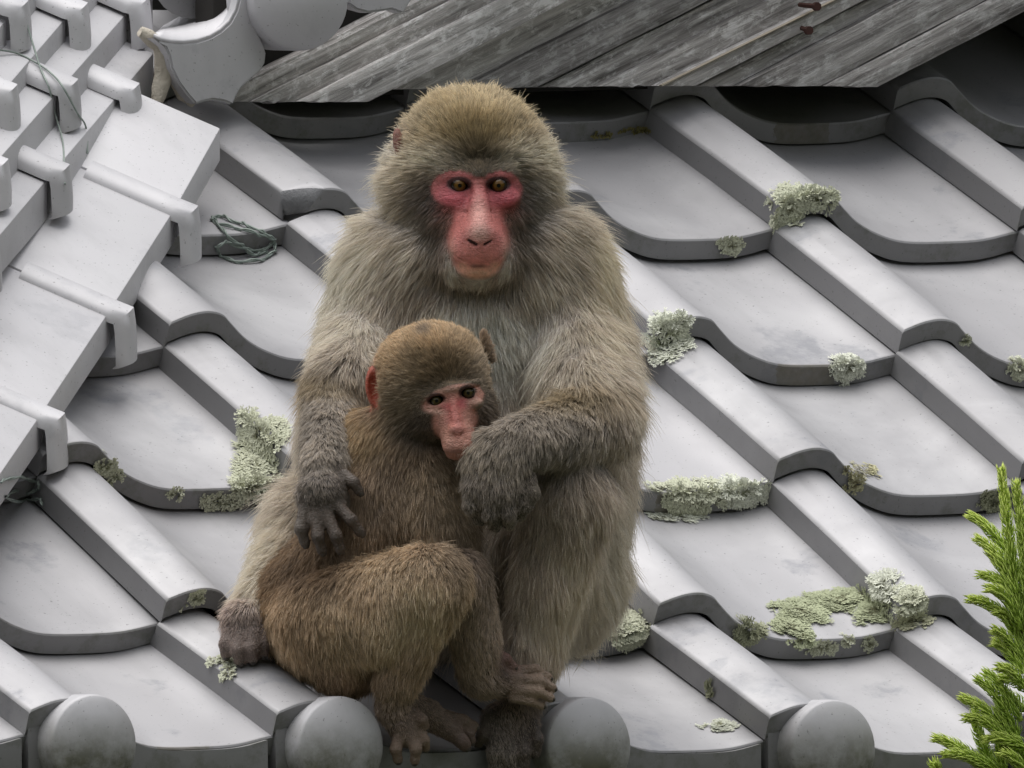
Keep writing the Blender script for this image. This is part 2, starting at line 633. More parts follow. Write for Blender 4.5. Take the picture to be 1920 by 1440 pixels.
def joint_strip(corner, off, run, drop, parent, r=0.0125):
    """half-round strip: runs out over the top of a tile, then hangs down its face"""
    p = on_ridge(*corner, off)
    inw = -PVEC * run + Z_ * (run * TILT)
    upn = np.array([PVEC[0] * TILT, PVEC[1] * TILT, 1.0]); upn /= np.linalg.norm(upn)
    ax = np.cross(upn, PVEC); ax /= np.linalg.norm(ax)
    # slope of the ridge line
    hd = on_ridge(corner[0] - 60, corner[1] + 68, off) - p
    hd /= np.linalg.norm(hd)
    ns = 8
    def ring(c, n):
        return [c + hd * (r * 1.28 * math.cos(math.pi * k / ns)) + n * (r * 0.85 * math.sin(math.pi * k / ns) ** 0.8 + 0.001) for k in range(ns + 1)]
    base = p + np.array(PVEC) * 0.003
    slope_n = np.cross(hd, (inw / np.linalg.norm(inw)))
    if slope_n[2] < 0: slope_n = -slope_n
    rings = [ring(p + inw, slope_n * 1.0), ring(p + inw * 0.5, slope_n), ring(p + inw * 0.08, slope_n)]
    mid = (slope_n + PVEC); mid /= np.linalg.norm(mid)
    rings.append(ring(p + PVEC * 0.002, mid * 1.15))
    lower = -Z_ * drop
    rings.append(ring(p - Z_ * 0.006 + PVEC * 0.003, PVEC * 1.0))
    rings.append(ring(p + lower * 0.6 + PVEC * 0.004, PVEC))
    rings.append(ring(p + lower * 0.95 + PVEC * 0.004, PVEC))
    rings.append([q - PVEC * 0.003 for q in ring(p + lower + PVEC * 0.004, PVEC * 0.8)])
    V, F = [], []
    m = ns + 1
    for q in rings:
        V.extend(Vector(x) - RIV for x in q)
    for i in range(len(rings) - 1):
        for k in range(ns):
            F.append((i * m + k, i * m + k + 1, (i + 1) * m + k + 1, (i + 1) * m + k))
        F.append((i * m, (i + 1) * m, (i + 1) * m + ns, i * m + ns))
    F.append(tuple(range(m))); F.append(tuple((len(rings) - 1) * m + k for k in range(m)))
    me = mesh('joint_strip', V, F, 50)
    return obj('joint_strip', me, M_RIDGE, parent)

# bottom course: wide flat tiles
A_T = 0.030
for e0, e1 in (((413, 240), (330, 388)), ((328, 391), (208, 579)), ((206, 582), (80, 772)), ((78, 775), (-42, 950)), ((-80, 1000), (-180, 1150))):
    ridge_piece('ridge_tile', e0, e1, 0.0, 0.135, A_T, M_RIDGE, ridge)
for corner in ((338, 408), (217, 598), (88, 796), (-40, 992)):
    joint_strip(corner, -0.004, 0.088, 0.040, ridge, 0.0165)
# second piece tucked between
ridge_piece('ridge_tile', (155, 366), (15, 548), 0.083, 0.09, 0.03, M_RIDGE, ridge)
ridge_piece('ridge_tile', (5, 562), (-110, 700), 0.083, 0.09, 0.03, M_RIDGE, ridge)
# upper courses
def course(line, off, T, cuts, w=0.085, x_hi=None):
    (x0, y0), (x1, y1) = line
    sl = (y1 - y0) / (x1 - x0)
    Y = lambda x: y0 + (x - x0) * sl
    for a, b in zip(cuts[:-1], cuts[1:]):
        ridge_piece('ridge_tile', (a - 3, Y(a - 3)), (b + 3, Y(b + 3)), off, w, T, M_RIDGE, ridge)
LB = ((290, 97), (95, 328))
course(LB, 0.088, 0.037, [291, 223, 92, -42, -190])
LC = ((246, 15), (112, 168))
course(LC, 0.113, 0.038, [290, 241, 108, -25, -170])
LD = ((130, 26), (0, 178))
course(LD, 0.138, 0.038, [250, 126, -6, -150])
LE = ((20, 28), (-130, 203))
course(LE, 0.163, 0.038, [150, 15, -130])
for corner, off in (((228, 178), 0.086), ((97, 330), 0.086), ((-36, 480), 0.086),
                    ((246, 16), 0.111), ((113, 170), 0.111), ((-18, 320), 0.111),
                    ((131, 27), 0.136), ((-1, 180), 0.136), ((20, 22), 0.161)):
    joint_strip(corner, off, 0.034, 0.034, ridge, 0.0165)
# inner core of the ridge (bedding) so nothing is hollow
core = []
c0 = on_ridge(300, 190, 0.10); c1 = on_ridge(-120, 640, 0.10)
for p in (c0, c1):
    for a, b in ((0.0, -0.05), (0.0, 0.02), (-0.16, 0.10), (-0.16, -0.05)):
        core.append(Vector(p + PVEC * a + Z_ * b) - RIV)
obj('bedding', mesh('bedding', core, [(0, 1, 2, 3), (7, 6, 5, 4), (0, 4, 5, 1), (1, 5, 6, 2), (2, 6, 7, 3), (3, 7, 4, 0)]), M_PLASTER, ridge)

# far face of the roof beyond the ridge
fp = [on_ridge(330, 330, 0.12), on_ridge(-260, 1250, 0.12)]
back = [Vector(p) for p in fp] + [Vector(fp[1] + np.array([-1.6, 0.3, -0.9])), Vector(fp[0] + np.array([-1.6, 0.3, -0.9]))]
back = [b - RIV + Vector((0, 0, -0.05)) for b in back]
obj('far_face', mesh('far_face', back, [(0, 1, 2, 3)]), M_TILE, ridge)

# plaster where the ridge dies into the upper verge
def lumpy(name, path, rad, mat, parent, origin, seed=0, nseg=10, amp=0.35):
    V, F = tube_verts(path, rad, nseg)
    out = []
    for v in V:
        nv = mnoise.noise(Vector(v) * 60 + Vector((seed, 0, 0)))
        out.append(v)
    me = mesh(name, [Vector(v) - origin for v in out], F, 60)
    bm = bmesh.new(); bm.from_mesh(me)
    bmesh.ops.subdivide_edges(bm, edges=bm.edges[:], cuts=1, use_grid_fill=True)
    for v in bm.verts:
        v.co += Vector((mnoise.noise(v.co * 90 + Vector((seed, 1, 0))), mnoise.noise(v.co * 90 + Vector((seed, 9, 3))),
                        mnoise.noise(v.co * 90 + Vector((seed, 4, 7))))) * 0.004 * amp / 0.35
    bm.to_mesh(me); bm.free(); me.shade_smooth()
    return obj(name, me, mat, parent)
# ================================================================ UPPER VERGE (wooden boards and end tiles)
# The board face stands upright, parallel to the eave, a little in front of the sixth course.
FACE_Y = W(1330, 165, roof_c(1330, 165) + 225)[1]
def on_face(px, py, dy=0.0):
    base = R_ * ((px - 960.0) / S) + Z_ * ((720.0 - py) / S)
    d = (FACE_Y + dy - base[1]) / V_[1]
    return W(px, py, -d * S)

verge = empty('upper_gable', Vector(on_face(1000, 170)))
tag(verge, 'upper gable edge with weathered grey slanting boards and end tiles', 'gable')
VIV = Vector(verge.location)
PDIR_PX = (300.0, -152.0)

def board(p_lo, p_hi, q_lo, q_hi, dy, thick, name='plank', mat=None, wob=0.0, seed=0):
    """board whose upper edge runs p_lo->p_hi and lower edge q_lo->q_hi, sawn end p_lo->q_lo (grid points)"""
    n, m = 24, 10
    G = np.zeros((n + 1, m + 1, 3))
    for k in range(n + 1):
        f = k / n
        for j in range(m + 1):
            g = j / m
            a = np.array(p_lo) + (np.array(p_hi) - np.array(p_lo)) * f
            b = np.array(q_lo) + (np.array(q_hi) - np.array(q_lo)) * f
            x, y = a * (1 - g) + b * g
            if j in (0, m):
                y += wob * mnoise.noise(Vector((f * 9, seed, j)))
            if k == 0:      # ragged saw cut
                y += 3.2 * mnoise.noise(Vector((g * 9, seed + 3, 1))) + 2.4 * mnoise.noise(Vector((g * 31, seed + 3, 1)))
            cup = 0.0016 * math.sin(g * math.pi) + 0.0012 * mnoise.noise(Vector((f * 4, g * 5, seed)))
            G[k, j] = on_face(x, y, dy - cup)
    d0 = G[-1, 0] - G[0, 0]; d0 /= np.linalg.norm(d0)
    M = Matrix((Vector(d0), Vector((0, 1, 0)).cross(Vector(d0)).normalized() * -1, Vector((0, 1, 0)))).transposed()
    Mi = M.inverted()
    org = Vector((G[0, 0] + G[0, -1]) / 2)
    V = []
    for off in (0.0, thick):
        for k in range(n + 1):
            for j in range(m + 1):
                V.append(Mi @ (Vector(G[k, j] + np.array([0, off, 0])) - org))
    w = m + 1; B = (n + 1) * w
    F = []
    for k in range(n):
        for j in range(m):
            i = k * w + j
            F += [(i, i + 1, i + w + 1, i + w), (B + i, B + i + w, B + i + w + 1, B + i + 1)]
        for j in (0, m):
            i = k * w + j
            F.append((i, i + w, B + i + w, B + i))
    for k in (0, n):
        for j in range(m):
            i = k * w + j
            F.append((i, B + i, B + i + 1, i + 1))
    me = mesh(name, V, F, 40)
    o = obj(name, me, mat or M_PLANK, verge)
    o.matrix_local = Matrix.Translation(org - VIV) @ M.to_4x4()
    return o

def ln(p, dx=1000.0, sl=-0.507):
    return (p[0] + dx, p[1] + dx * sl)
# upper edge start, lower edge start
board((385, 192), ln((385, 192), 900), (466, 190), ln((466, 190), 900), 0.030, 0.02, seed=1, wob=3)
board((474, 190), ln((474, 190), 900), (556, 191), ln((556, 191), 900, -0.508), 0.024, 0.02, seed=2, wob=3)
board((564, 190), ln((564, 190), 900), (690, 191), ln((690, 191), 900, -0.508), 0.014, 0.02, seed=12, wob=3)
board((640, 170), ln((640, 170), 950), (852, 166), ln((852, 166), 900), 0.044, 0.022, seed=3, wob=3)
board((862, 166), ln((862, 166), 950), (1006, 163), ln((1006, 163), 900), 0.034, 0.022, seed=13, wob=3)
board((1015, 163), ln((1015, 163), 900), (1112, 162), ln((1112, 162), 900, -0.503), 0.040, 0.022, seed=4, wob=4)
board((1121, 162), ln((1121, 162), 900, -0.505), (1230, 160), ln((1230, 160), 900), 0.030, 0.022, seed=5, wob=4)
board((1240, 161), ln((1240, 161), 800, -0.497), (1304, 161), ln((1304, 161), 800, -0.51), 0.012, 0.02, seed=6, wob=2)
board((1312, 161), ln((1310, 161), 800, -0.512), (1380, 161), ln((1380, 161), 800, -0.53), 0.024, 0.02, seed=16, wob=3)
board((1239, 160), ln((1239, 160), 800, -0.497), (1243, 161), ln((1244, 161), 800, -0.497), 0.0095, 0.004, name='edge_batten', mat=M_FRESH, seed=7)
board((1390, 161), ln((1390, 161), 700, -0.528), (1538, 161), ln((1538, 161), 700, -0.525), 0.008, 0.02, seed=8, wob=2)
board((1550, 161), ln((1550, 161), 700, -0.522), (1645, 163), ln((1645, 163), 700, -0.518), 0.002, 0.02, seed=9, wob=2)
# dark backing and soffit behind
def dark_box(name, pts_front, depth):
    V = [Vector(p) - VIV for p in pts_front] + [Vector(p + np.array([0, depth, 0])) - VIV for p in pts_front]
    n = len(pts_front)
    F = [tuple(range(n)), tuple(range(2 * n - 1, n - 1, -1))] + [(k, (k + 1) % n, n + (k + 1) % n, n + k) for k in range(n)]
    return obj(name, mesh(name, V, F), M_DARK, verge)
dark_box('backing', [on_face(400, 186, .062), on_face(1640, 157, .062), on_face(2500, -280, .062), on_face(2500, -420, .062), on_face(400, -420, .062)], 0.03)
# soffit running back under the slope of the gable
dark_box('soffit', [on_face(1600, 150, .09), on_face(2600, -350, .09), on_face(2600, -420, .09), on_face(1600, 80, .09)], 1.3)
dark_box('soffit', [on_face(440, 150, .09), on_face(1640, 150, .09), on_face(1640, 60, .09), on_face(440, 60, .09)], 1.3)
# near-black wall added under the gable so the hollow reads as shade
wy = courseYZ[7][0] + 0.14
dark_box('shade_wall', [on_face(200, 450, wy - FACE_Y), on_face(2700, 450, wy - FACE_Y), on_face(2700, -420, wy - FACE_Y), on_face(200, -420, wy - FACE_Y)], 0.05)
# nails
for a, b in (((1499, 9), (1529, 12)), ((1497, 50), (1514, 57))):
    V, F = tube_verts([on_face(a[0], a[1], 0.02), on_face(b[0], b[1], -0.004)], [.0022, .0026], 6)
    V2, F2 = tube_verts([on_face(b[0], b[1], -0.004), on_face(b[0] + 4, b[1] + .3, -0.008)], [.0042, .0042], 8)
    V, F = merge([(V, F), (V2, F2)])
    obj('nail', mesh('nail', [Vector(v) - VIV for v in V], F, 40), M_RUST, verge)

# end tiles of the upper verge ------------------------------------------------
def plate(name, outline, dy, thick, top_curve=None, mat=M_RIDGE, bev=0.002):
    bm = bmesh.new()
    a = [bm.verts.new(Vector(on_face(x, y, dy)) - VIV) for x, y in outline]
    b = [bm.verts.new(Vector(on_face(x, y, dy) + np.array([0, thick, 0])) - VIV) for x, y in outline]
    n = len(a)
    bm.faces.new(a); bm.faces.new(b[::-1])
    for k in range(n):
        bm.faces.new([a[k], a[(k + 1) % n], b[(k + 1) % n], b[k]])
    bmesh.ops.recalc_face_normals(bm, faces=bm.faces)
    bmesh.ops.bevel(bm, geom=[e for e in bm.edges if e.calc_face_angle(0) > 0.5], offset=bev, segments=2, affect='EDGES')
    bmesh.ops.triangulate(bm, faces=[f for f in bm.faces if len(f.verts) > 4])
    return obj(name, bm_mesh(name, bm, 35), mat, verge)

vt = plate('verge_tile', [(287, 70), (300, 76), (320, 80), (345, 81), (370, 78), (395, 70), (415, 58), (432, 42), (444, 20), (449, 0), (455, -30),
                          (462, -30), (470, 0), (476, 30), (485, 60), (497, 90), (500, 100), (498, 118), (490, 132), (470, 150), (455, 163), (446, 176), (437, 197),
                          (420, 190), (400, 187), (385, 190), (368, 196), (352, 178), (335, 155), (322, 128), (318, 105), (310, 88)], -0.030, 0.016)
# hollow of that tile, rising away behind the plate
V, F = [], []
arc = [(287, 70), (300, 76), (320, 80), (345, 81), (370, 78), (395, 70), (415, 58), (432, 42), (444, 20), (449, 0), (455, -30)]
for dy_, f_ in ((-0.0285, 0), (0.09, 0.5), (0.22, 1.0)):
    for k_, (x, y) in enumerate(arc):
        g_ = k_ / (len(arc) - 1)
        cx_, cy_ = 283 + (455 - 283) * (0.15 + 0.85 * g_), 68 + (-30 - 68) * (0.15 + 0.85 * g_)
        V.append(Vector(on_face(x + (cx_ - x) * f_, y + (cy_ - y) * f_, dy_)) - VIV)
m = len(arc)
for r in range(2):
    for k in range(m - 1):
        F.append((r * m + k, r * m + k + 1, (r + 1) * m + k + 1, (r + 1) * m + k))
o = obj('tile_hollow', mesh('tile_hollow', V, F, 60), M_RIDGE, verge)
sm_ = o.modifiers.new('thick', 'SOLIDIFY'); sm_.thickness = 0.003; sm_.offset = -1
# round cap beside it
def round_end(cx, cy, rpx, dy, name='round_cap'):
    me = CAP_ME.copy(); me.materials.clear()
    o = obj(name, me, M_RIDGE, verge)
    o.location = Vector(on_face(cx, cy, dy)) - VIV
    k = rpx / S / 0.0455
    o.scale = (k, 1.25, k)
    o.rotation_euler = (0, 0, math.radians(-14))
    return o
round_end(563, 0, 96, -0.058)
round_end(962, -200, 96, -0.05)
plate('verge_tile', [(655, -40), (655, 8), (668, 18), (690, 24), (712, 22), (735, 18), (757, 26), (766, 10), (778, -8), (800, -40)], -0.020, 0.016)
plate('verge_tile', [(1055, -240), (1055, -190), (1068, -180), (1090, -174), (1112, -176), (1135, -180), (1157, -172), (1166, -188), (1178, -206), (1200, -240)], -0.020, 0.016)
# barrel tile going up behind
V, F = [], []
for r, (cx, cy, dy) in enumerate(((360, -40, 0.10), (380, -60, 0.35))):
    for k in range(13):
        a = math.pi * k / 12 + math.pi
        V.append(Vector(on_face(cx + 75 * math.cos(a), cy - 75 * math.sin(a) * -1 * -1, dy)) - VIV)
for k in range(12):
    F.append((k, k + 1, 13 + k + 1, 13 + k))
F.append(tuple(range(13)))
o = obj('barrel_tile', mesh('barrel_tile', V, F, 50), M_EAVE, verge)
sm_ = o.modifiers.new('thick', 'SOLIDIFY'); sm_.thickness = 0.006

# lime plaster packed between the ridge end and the verge tile
lumpy('plaster', [on_face(262, 60, -0.01), on_face(278, 68, -0.012), on_face(300, 84, -0.014), on_face(306, 108, -0.014), on_face(306, 140, -0.014), on_face(300, 168, -0.014), on_face(294, 190, -0.012)],
      [.005, .0065, .007, .0075, .0075, .0075, .006], M_PLASTER, verge, VIV, 3, 10, 0.22)
lumpy('plaster', [on_face(322, 120, -0.012), on_face(334, 152, -0.012), on_face(346, 178, -0.012), on_face(362, 194, -0.012)], [.005, .008, .007, .004], M_PLASTER, verge, VIV, 8, 10, 0.15)
# ================================================================ LICHEN, WIRE, CEDAR
bpy.context.view_layer.update()
DG = bpy.context.evaluated_depsgraph_get()
CAMP = Vector(-V_ * DIST)
def hit(px, py):
    tgt = Vector(W(px, py, 0))
    d = (tgt - CAMP).normalized()
    ok, loc, nrm, fi, ob, mx = SC.ray_cast(DG, CAMP + d * (DIST - 6), d)
    if not ok: return None
    if nrm.dot(d) > 0: nrm = -nrm
    return loc, nrm, ob

def lichen_mat(name):
    t = NT(name)
    at = t.n('ShaderNodeAttribute'); at.attribute_name = 'tone'
    v = t.coord('Object')
    t.base(t.mix(1.0, at.outputs['Color'], t.ramp(t.noise(v, 500, 4), [(0.3, 0.75), (0.7, 1.15)]), 'MULTIPLY'))
    t.rough(0.95); t.p.inputs['Specular IOR Level'].default_value = 0.1
    return t.m
M_LICHEN = lichen_mat('lichen')

def s2l(c): 
    return tuple(((v / 255) + 0.055) ** 2.4 / 1.055 ** 2.4 for v in c)

def lichen(spots, label, light=(206, 214, 184), dark=(122, 122, 88), lobe=0.0075, rise=0.5, seed=0, wid=0.00075):
    """spots: (x, y, rx, ry, count)"""
    rg = random.Random(seed)
    V, F, T = [], [], []
    o0 = None
    for (x, y, rx, ry, cnt) in spots:
        made = 0; tries = 0; cnt = int(cnt * 2.4)
        while made < cnt and tries < cnt * 2.2:
            tries += 1
            a = rg.uniform(0, 2 * math.pi); q = math.sqrt(rg.random())
            wob = 0.85 + 0.55 * mnoise.noise(Vector((math.cos(a) * 2 + seed, math.sin(a) * 2, x * 0.01)))
            dx, dy = q * math.cos(a) * wob, q * math.sin(a) * wob
            nz = mnoise.noise(Vector(((x + rx * dx) / 13.0, (y + ry * dy) / 9.0, seed))) + 0.8 * mnoise.noise(Vector(((x + rx * dx) / 30.0, (y + ry * dy) / 22.0, seed + 5)))
            if nz < -0.12 - 0.25 * (1 - q): continue
            h = hit(x + rx * dx, y + ry * dy)
            if h is None: continue
            loc, n, ob = h
            if o0 is None: o0 = loc.copy()
            made += 1
            # outward direction in the surface
            out = Vector(W(x + rx * dx + math.cos(a) * 10, y + ry * dy + math.sin(a) * 10, 0)) - Vector(W(x + rx * dx, y + ry * dy, 0))
            out = (out - n * out.dot(n))
            if out.length < 1e-6: continue
            out = (out.normalized() + Vector((rg.gauss(0, .9), rg.gauss(0, .9), rg.gauss(0, .9)))).normalized()
            out = (out - n * out.dot(n)).normalized()
            edge = q
            base = loc + n * (0.0006 + rg.random() * 0.0022 * (1 - q) + 0.0012 * (1 - q))
            def grow(p, d, lvl, L, w_, tone0):
                up = n * rise * rg.uniform(0.1, 0.9) * (0.3 + 0.3 * lvl)
                d2 = (d + up * 0.55).normalized()
                p2 = p + d2 * L
                side = d.cross(n).normalized()
                i = len(V)
                w2 = w_ * 1.05
                V.extend([p - side * w_, p + side * w_, p2 + side * w2 + n * 0.0002, p2 - side * w2 + n * 0.0002])
                F.append((i, i + 1, i + 2, i + 3))
                t1 = min(1.0, tone0 + 0.36)
                T.extend([tone0, tone0, t1, t1])
                if lvl < 2:
                    for sgn in (-1, 1):
                        ang = sgn * rg.uniform(0.25, 0.75)
                        dd = (d * math.cos(ang) + side * math.sin(ang)).normalized()
                        grow(p2, dd, lvl + 1, L * rg.uniform(0.65, 0.9), w_ * 0.85, t1)
            t0 = max(0.0, min(0.6, -0.18 + 0.28 * edge + rg.gauss(0, 0.22)))
            grow(base, out, 0, lobe * rg.uniform(0.28, 0.58), wid * rg.uniform(0.8, 1.2), t0)
    if o0 is None: return None
    me = bpy.data.meshes.new('lichen')
    me.from_pydata([tuple(v - o0) for v in V], [], F)
    at = me.attributes.new('tone', 'FLOAT_COLOR', 'POINT')
    T = np.array(T)[:, None]
    col = np.array(s2l(dark))[None] * 0.7 * (1 - T) + np.array(s2l(light))[None] * T
    at.data.foreach_set('color', np.concatenate([col, np.ones((len(T), 1))], 1).astype(np.float32).ravel())
    o = obj('lichen', me, M_LICHEN)
    o.location = o0
    tag(o, label, 'lichen', 'lichen growing on the roof tiles')
    return o

BR = (236, 238, 222); MID = (222, 224, 200); OL = (176, 178, 150)
lichen([(1478, 388, 28, 36, 190), (1530, 368, 40, 20, 130)], 'bushy pale green lichen capping a tile crest below the boards', MID, (112, 112, 80), 0.008, 0.9, 1)
lichen([(1252, 628, 38, 42, 210)], 'bright whitish tuft of lichen on tile corner beside the adult monkey shoulder', BR, (140, 146, 110), 0.009, 0.9, 2)
lichen([(1370, 459, 22, 11, 60)], 'small flat lichen on the tile edge above the whitish tuft', MID, (120, 120, 86), 0.005, 0.3, 3)
lichen([(1588, 688, 24, 24, 120)], 'round lichen beside a brown stain on a tile edge', BR, (110, 110, 84), 0.007, 0.7, 4)
lichen([(1912, 690, 18, 20, 60)], 'small grey lichen on a tile bend just below the tiny lichen star', MID, (110, 110, 84), 0.006, 0.6, 5)
lichen([(488, 818, 42, 46, 260), (478, 880, 36, 34, 160), (470, 915, 40, 14, 70)], 'tall clump of lichen beside the adult monkey forearm', MID, (112, 112, 80), 0.009, 0.9, 6)
lichen([(420, 940, 46, 12, 70), (330, 925, 20, 8, 14)], 'thin lichen crust along tile edge under the tall clump', MID, (96, 98, 70), 0.005, 0.3, 7)
lichen([(196, 870, 18, 18, 40), (215, 895, 14, 12, 16)], 'spray of lichen on tile bend near the ridge foot', MID, (120, 124, 90), 0.006, 0.4, 8)
lichen([(1285, 925, 58, 26, 240), (1300, 945, 60, 12, 90)], 'shaggy lichen on tile edge at the adult monkey hip', MID, (96, 92, 70), 0.0085, 0.9, 9)
lichen([(1390, 920, 44, 22, 200)], 'bright fan of lichen on a tile edge beside the shaggy lichen', BR, (132, 136, 100), 0.0085, 0.8, 10)
lichen([(1262, 970, 52, 10, 90)], 'flat white lichen strip on tile below the shaggy lichen', BR, (140, 140, 110), 0.006, 0.3, 11)
lichen([(1168, 1178, 52, 36, 300)], 'dense dark green lichen cushion behind the adult monkey leg', MID, (84, 88, 60), 0.008, 0.9, 12)
lichen([(1500, 1150, 52, 26, 250), (1572, 1126, 62, 18, 240), (1638, 1150, 34, 26, 150), (1482, 1180, 30, 24, 110), (1500, 1195, 20, 14, 40)],
       'largest olive lichen mat arching across a tile', (196, 202, 168), (104, 102, 74), 0.0075, 0.7, 13)
lichen([(1660, 1100, 24, 24, 110)], 'pale lichen on tile corner over the largest lichen mat', BR, (96, 96, 70), 0.008, 0.9, 14)
lichen([(1708, 1126, 24, 22, 100)], 'ragged lichen on the tile face next to the pale corner lichen', MID, (90, 90, 66), 0.008, 0.8, 15)
lichen([(1712, 1166, 28, 14, 70)], 'small lichen fan under the ragged lichen', (214, 214, 184), (112, 106, 84), 0.008, 0.5, 16)
lichen([(1404, 1180, 22, 17, 60)], 'wiry grey lichen tuft on the tile bend beside the largest olive mat', OL, (104, 108, 84), 0.010, 0.9, 17)
lichen([(1542, 1214, 24, 10, 40), (1630, 1208, 10, 10, 14), (1590, 1200, 8, 8, 8)], 'scattered lichen bits on the tile edge below the largest mat', MID, (120, 120, 90), 0.005, 0.3, 18)
lichen([(1348, 1363, 32, 10, 120)], 'flat pale lichen disc on the eave tile', BR, (170, 172, 136), 0.005, 0.15, 19)
lichen([(1333, 1292, 9, 10, 22)], 'tiny lichen on a tile side above the flat disc', OL, (130, 134, 104), 0.005, 0.4, 20)
lichen([(1618, 884, 34, 14, 60), (1600, 905, 14, 14, 26)], 'crusty lichen along a tile bend near the brown stain', (200, 196, 160), (120, 110, 80), 0.0055, 0.4, 21)
lichen([(1862, 940, 26, 16, 80)], 'grey green lichen on tile edge behind the cedar shoots', OL, (100, 102, 76), 0.006, 0.6, 22)
lichen([(420, 1240, 26, 12, 50), (430, 1262, 12, 22, 20)], 'broken lichen crumbs in front of the adult monkey right foot', MID, (112, 108, 80), 0.005, 0.4, 23)
lichen([(372, 1120, 14, 9, 26), (345, 1132, 6, 6, 8)], 'few lichen specks on the raised tile edge behind the adult monkey right foot', MID, (120, 124, 90), 0.005, 0.3, 24)
lichen([(1190, 246, 34, 4, 34), (1130, 252, 40, 2, 16)], 'yellowish moss line under the tile edge beside the adult monkey head', (150, 142, 96), (96, 88, 56), 0.003, 0.3, 25)
lichen([(1810, 637, 6, 6, 9)], 'single tiny lichen star on a tile bend', MID, (130, 134, 104), 0.005, 0.4, 26)

# ---- wire
def wire(points, label, rad=0.0011, lift=0.005, twist=True, seed=0, cat='wire'):
    pts = []
    for (x, y) in points:
        h = hit(x, y)
        if h is None: continue
        pts.append(np.array(h[0]) - V_ * lift)
    P = catmull(pts, 6)
    parts = [tube_verts(P, rad, 6)]
    if twist:
        P2 = []
        for i, p in enumerate(P):
            a = i * 0.9
            P2.append(p + R_ * math.cos(a) * rad * 1.6 + Z_ * math.sin(a) * rad * 1.6)
        parts.append(tube_verts(P2, rad, 6))
    V, F = merge(parts)
    org = Vector(V[0])
    o = obj('wire', mesh('wire', [Vector(v) - org for v in V], F, 60), M_WIRE)
    o.location = org
    tag(o, label, cat)
wire([(395, 412), (410, 404), (440, 415), (468, 424), (500, 440), (516, 455), (512, 474), (485, 488), (440, 490), (412, 478), (408, 462), (430, 455), (470, 470), (505, 462),
      (510, 448), (480, 438), (445, 428), (410, 420), (402, 412), (425, 440), (455, 462), (480, 478), (500, 470)], 'loose coil of green wire lying on a tile near the ridge', 0.0011)
wire([(0, 905), (25, 895), (60, 900), (74, 910), (60, 924), (30, 922), (10, 932), (40, 940), (70, 935), (80, 945)], 'tangle of wire under the ridge foot', 0.0009)
wire([(36, -5), (55, 60), (76, 128), (92, 165), (104, 215), (117, 262), (120, 300), (122, 345)], 'long green wire hanging down over the ridge steps', 0.0009, 0.004, False)
wire([(-5, 93), (35, 101), (78, 124), (104, 145), (122, 170), (145, 212), (161, 238), (164, 288)], 'short green wire slanting across the ridge steps', 0.0009, 0.004, False)

# ---- cedar shoots
def cedar_mat(name, a, b):
    t = NT(name)
    at = t.n('ShaderNodeAttribute'); at.attribute_name = 'tone'
    v = t.coord('Object')
    c = t.mix(at.outputs['Fac'], a, b)
    t.base(t.mix(1.0, c, t.ramp(t.noise(v, 300, 3), [(0.3, 0.8), (0.7, 1.15)]), 'MULTIPLY'))
    t.rough(0.45)
    tr = t.n('ShaderNodeBsdfTranslucent'); t.link(c, tr.inputs['Color'])
    mx = t.n('ShaderNodeMixShader'); mx.inputs[0].default_value = 0.25
    t.link(t.p.outputs[0], mx.inputs[1]); t.link(tr.outputs[0], mx.inputs[2]); t.link(mx.outputs[0], t.out.inputs['Surface'])
    return t.m
M_CEDAR = cedar_mat('cedar_needles', (0.32, 0.50, 0.05), (0.88, 1.0, 0.24))
t = NT('cedar_bark'); vv = t.coord()
t.base(t.mix(t.noise(vv, 40, 5), (0.06, 0.04, 0.025), (0.16, 0.12, 0.08))); t.rough(0.9)
M_BARK = t.m
cedar = empty('cedar_tree', Vector((W(2060, 1500, 300)[0], W(2060, 1500, 300)[1], GZ)))
tag(cedar, 'young cedar with bright green needle shoots in front of the eave', 'tree')
CIV = Vector(cedar.location)
rgc = random.Random(5)
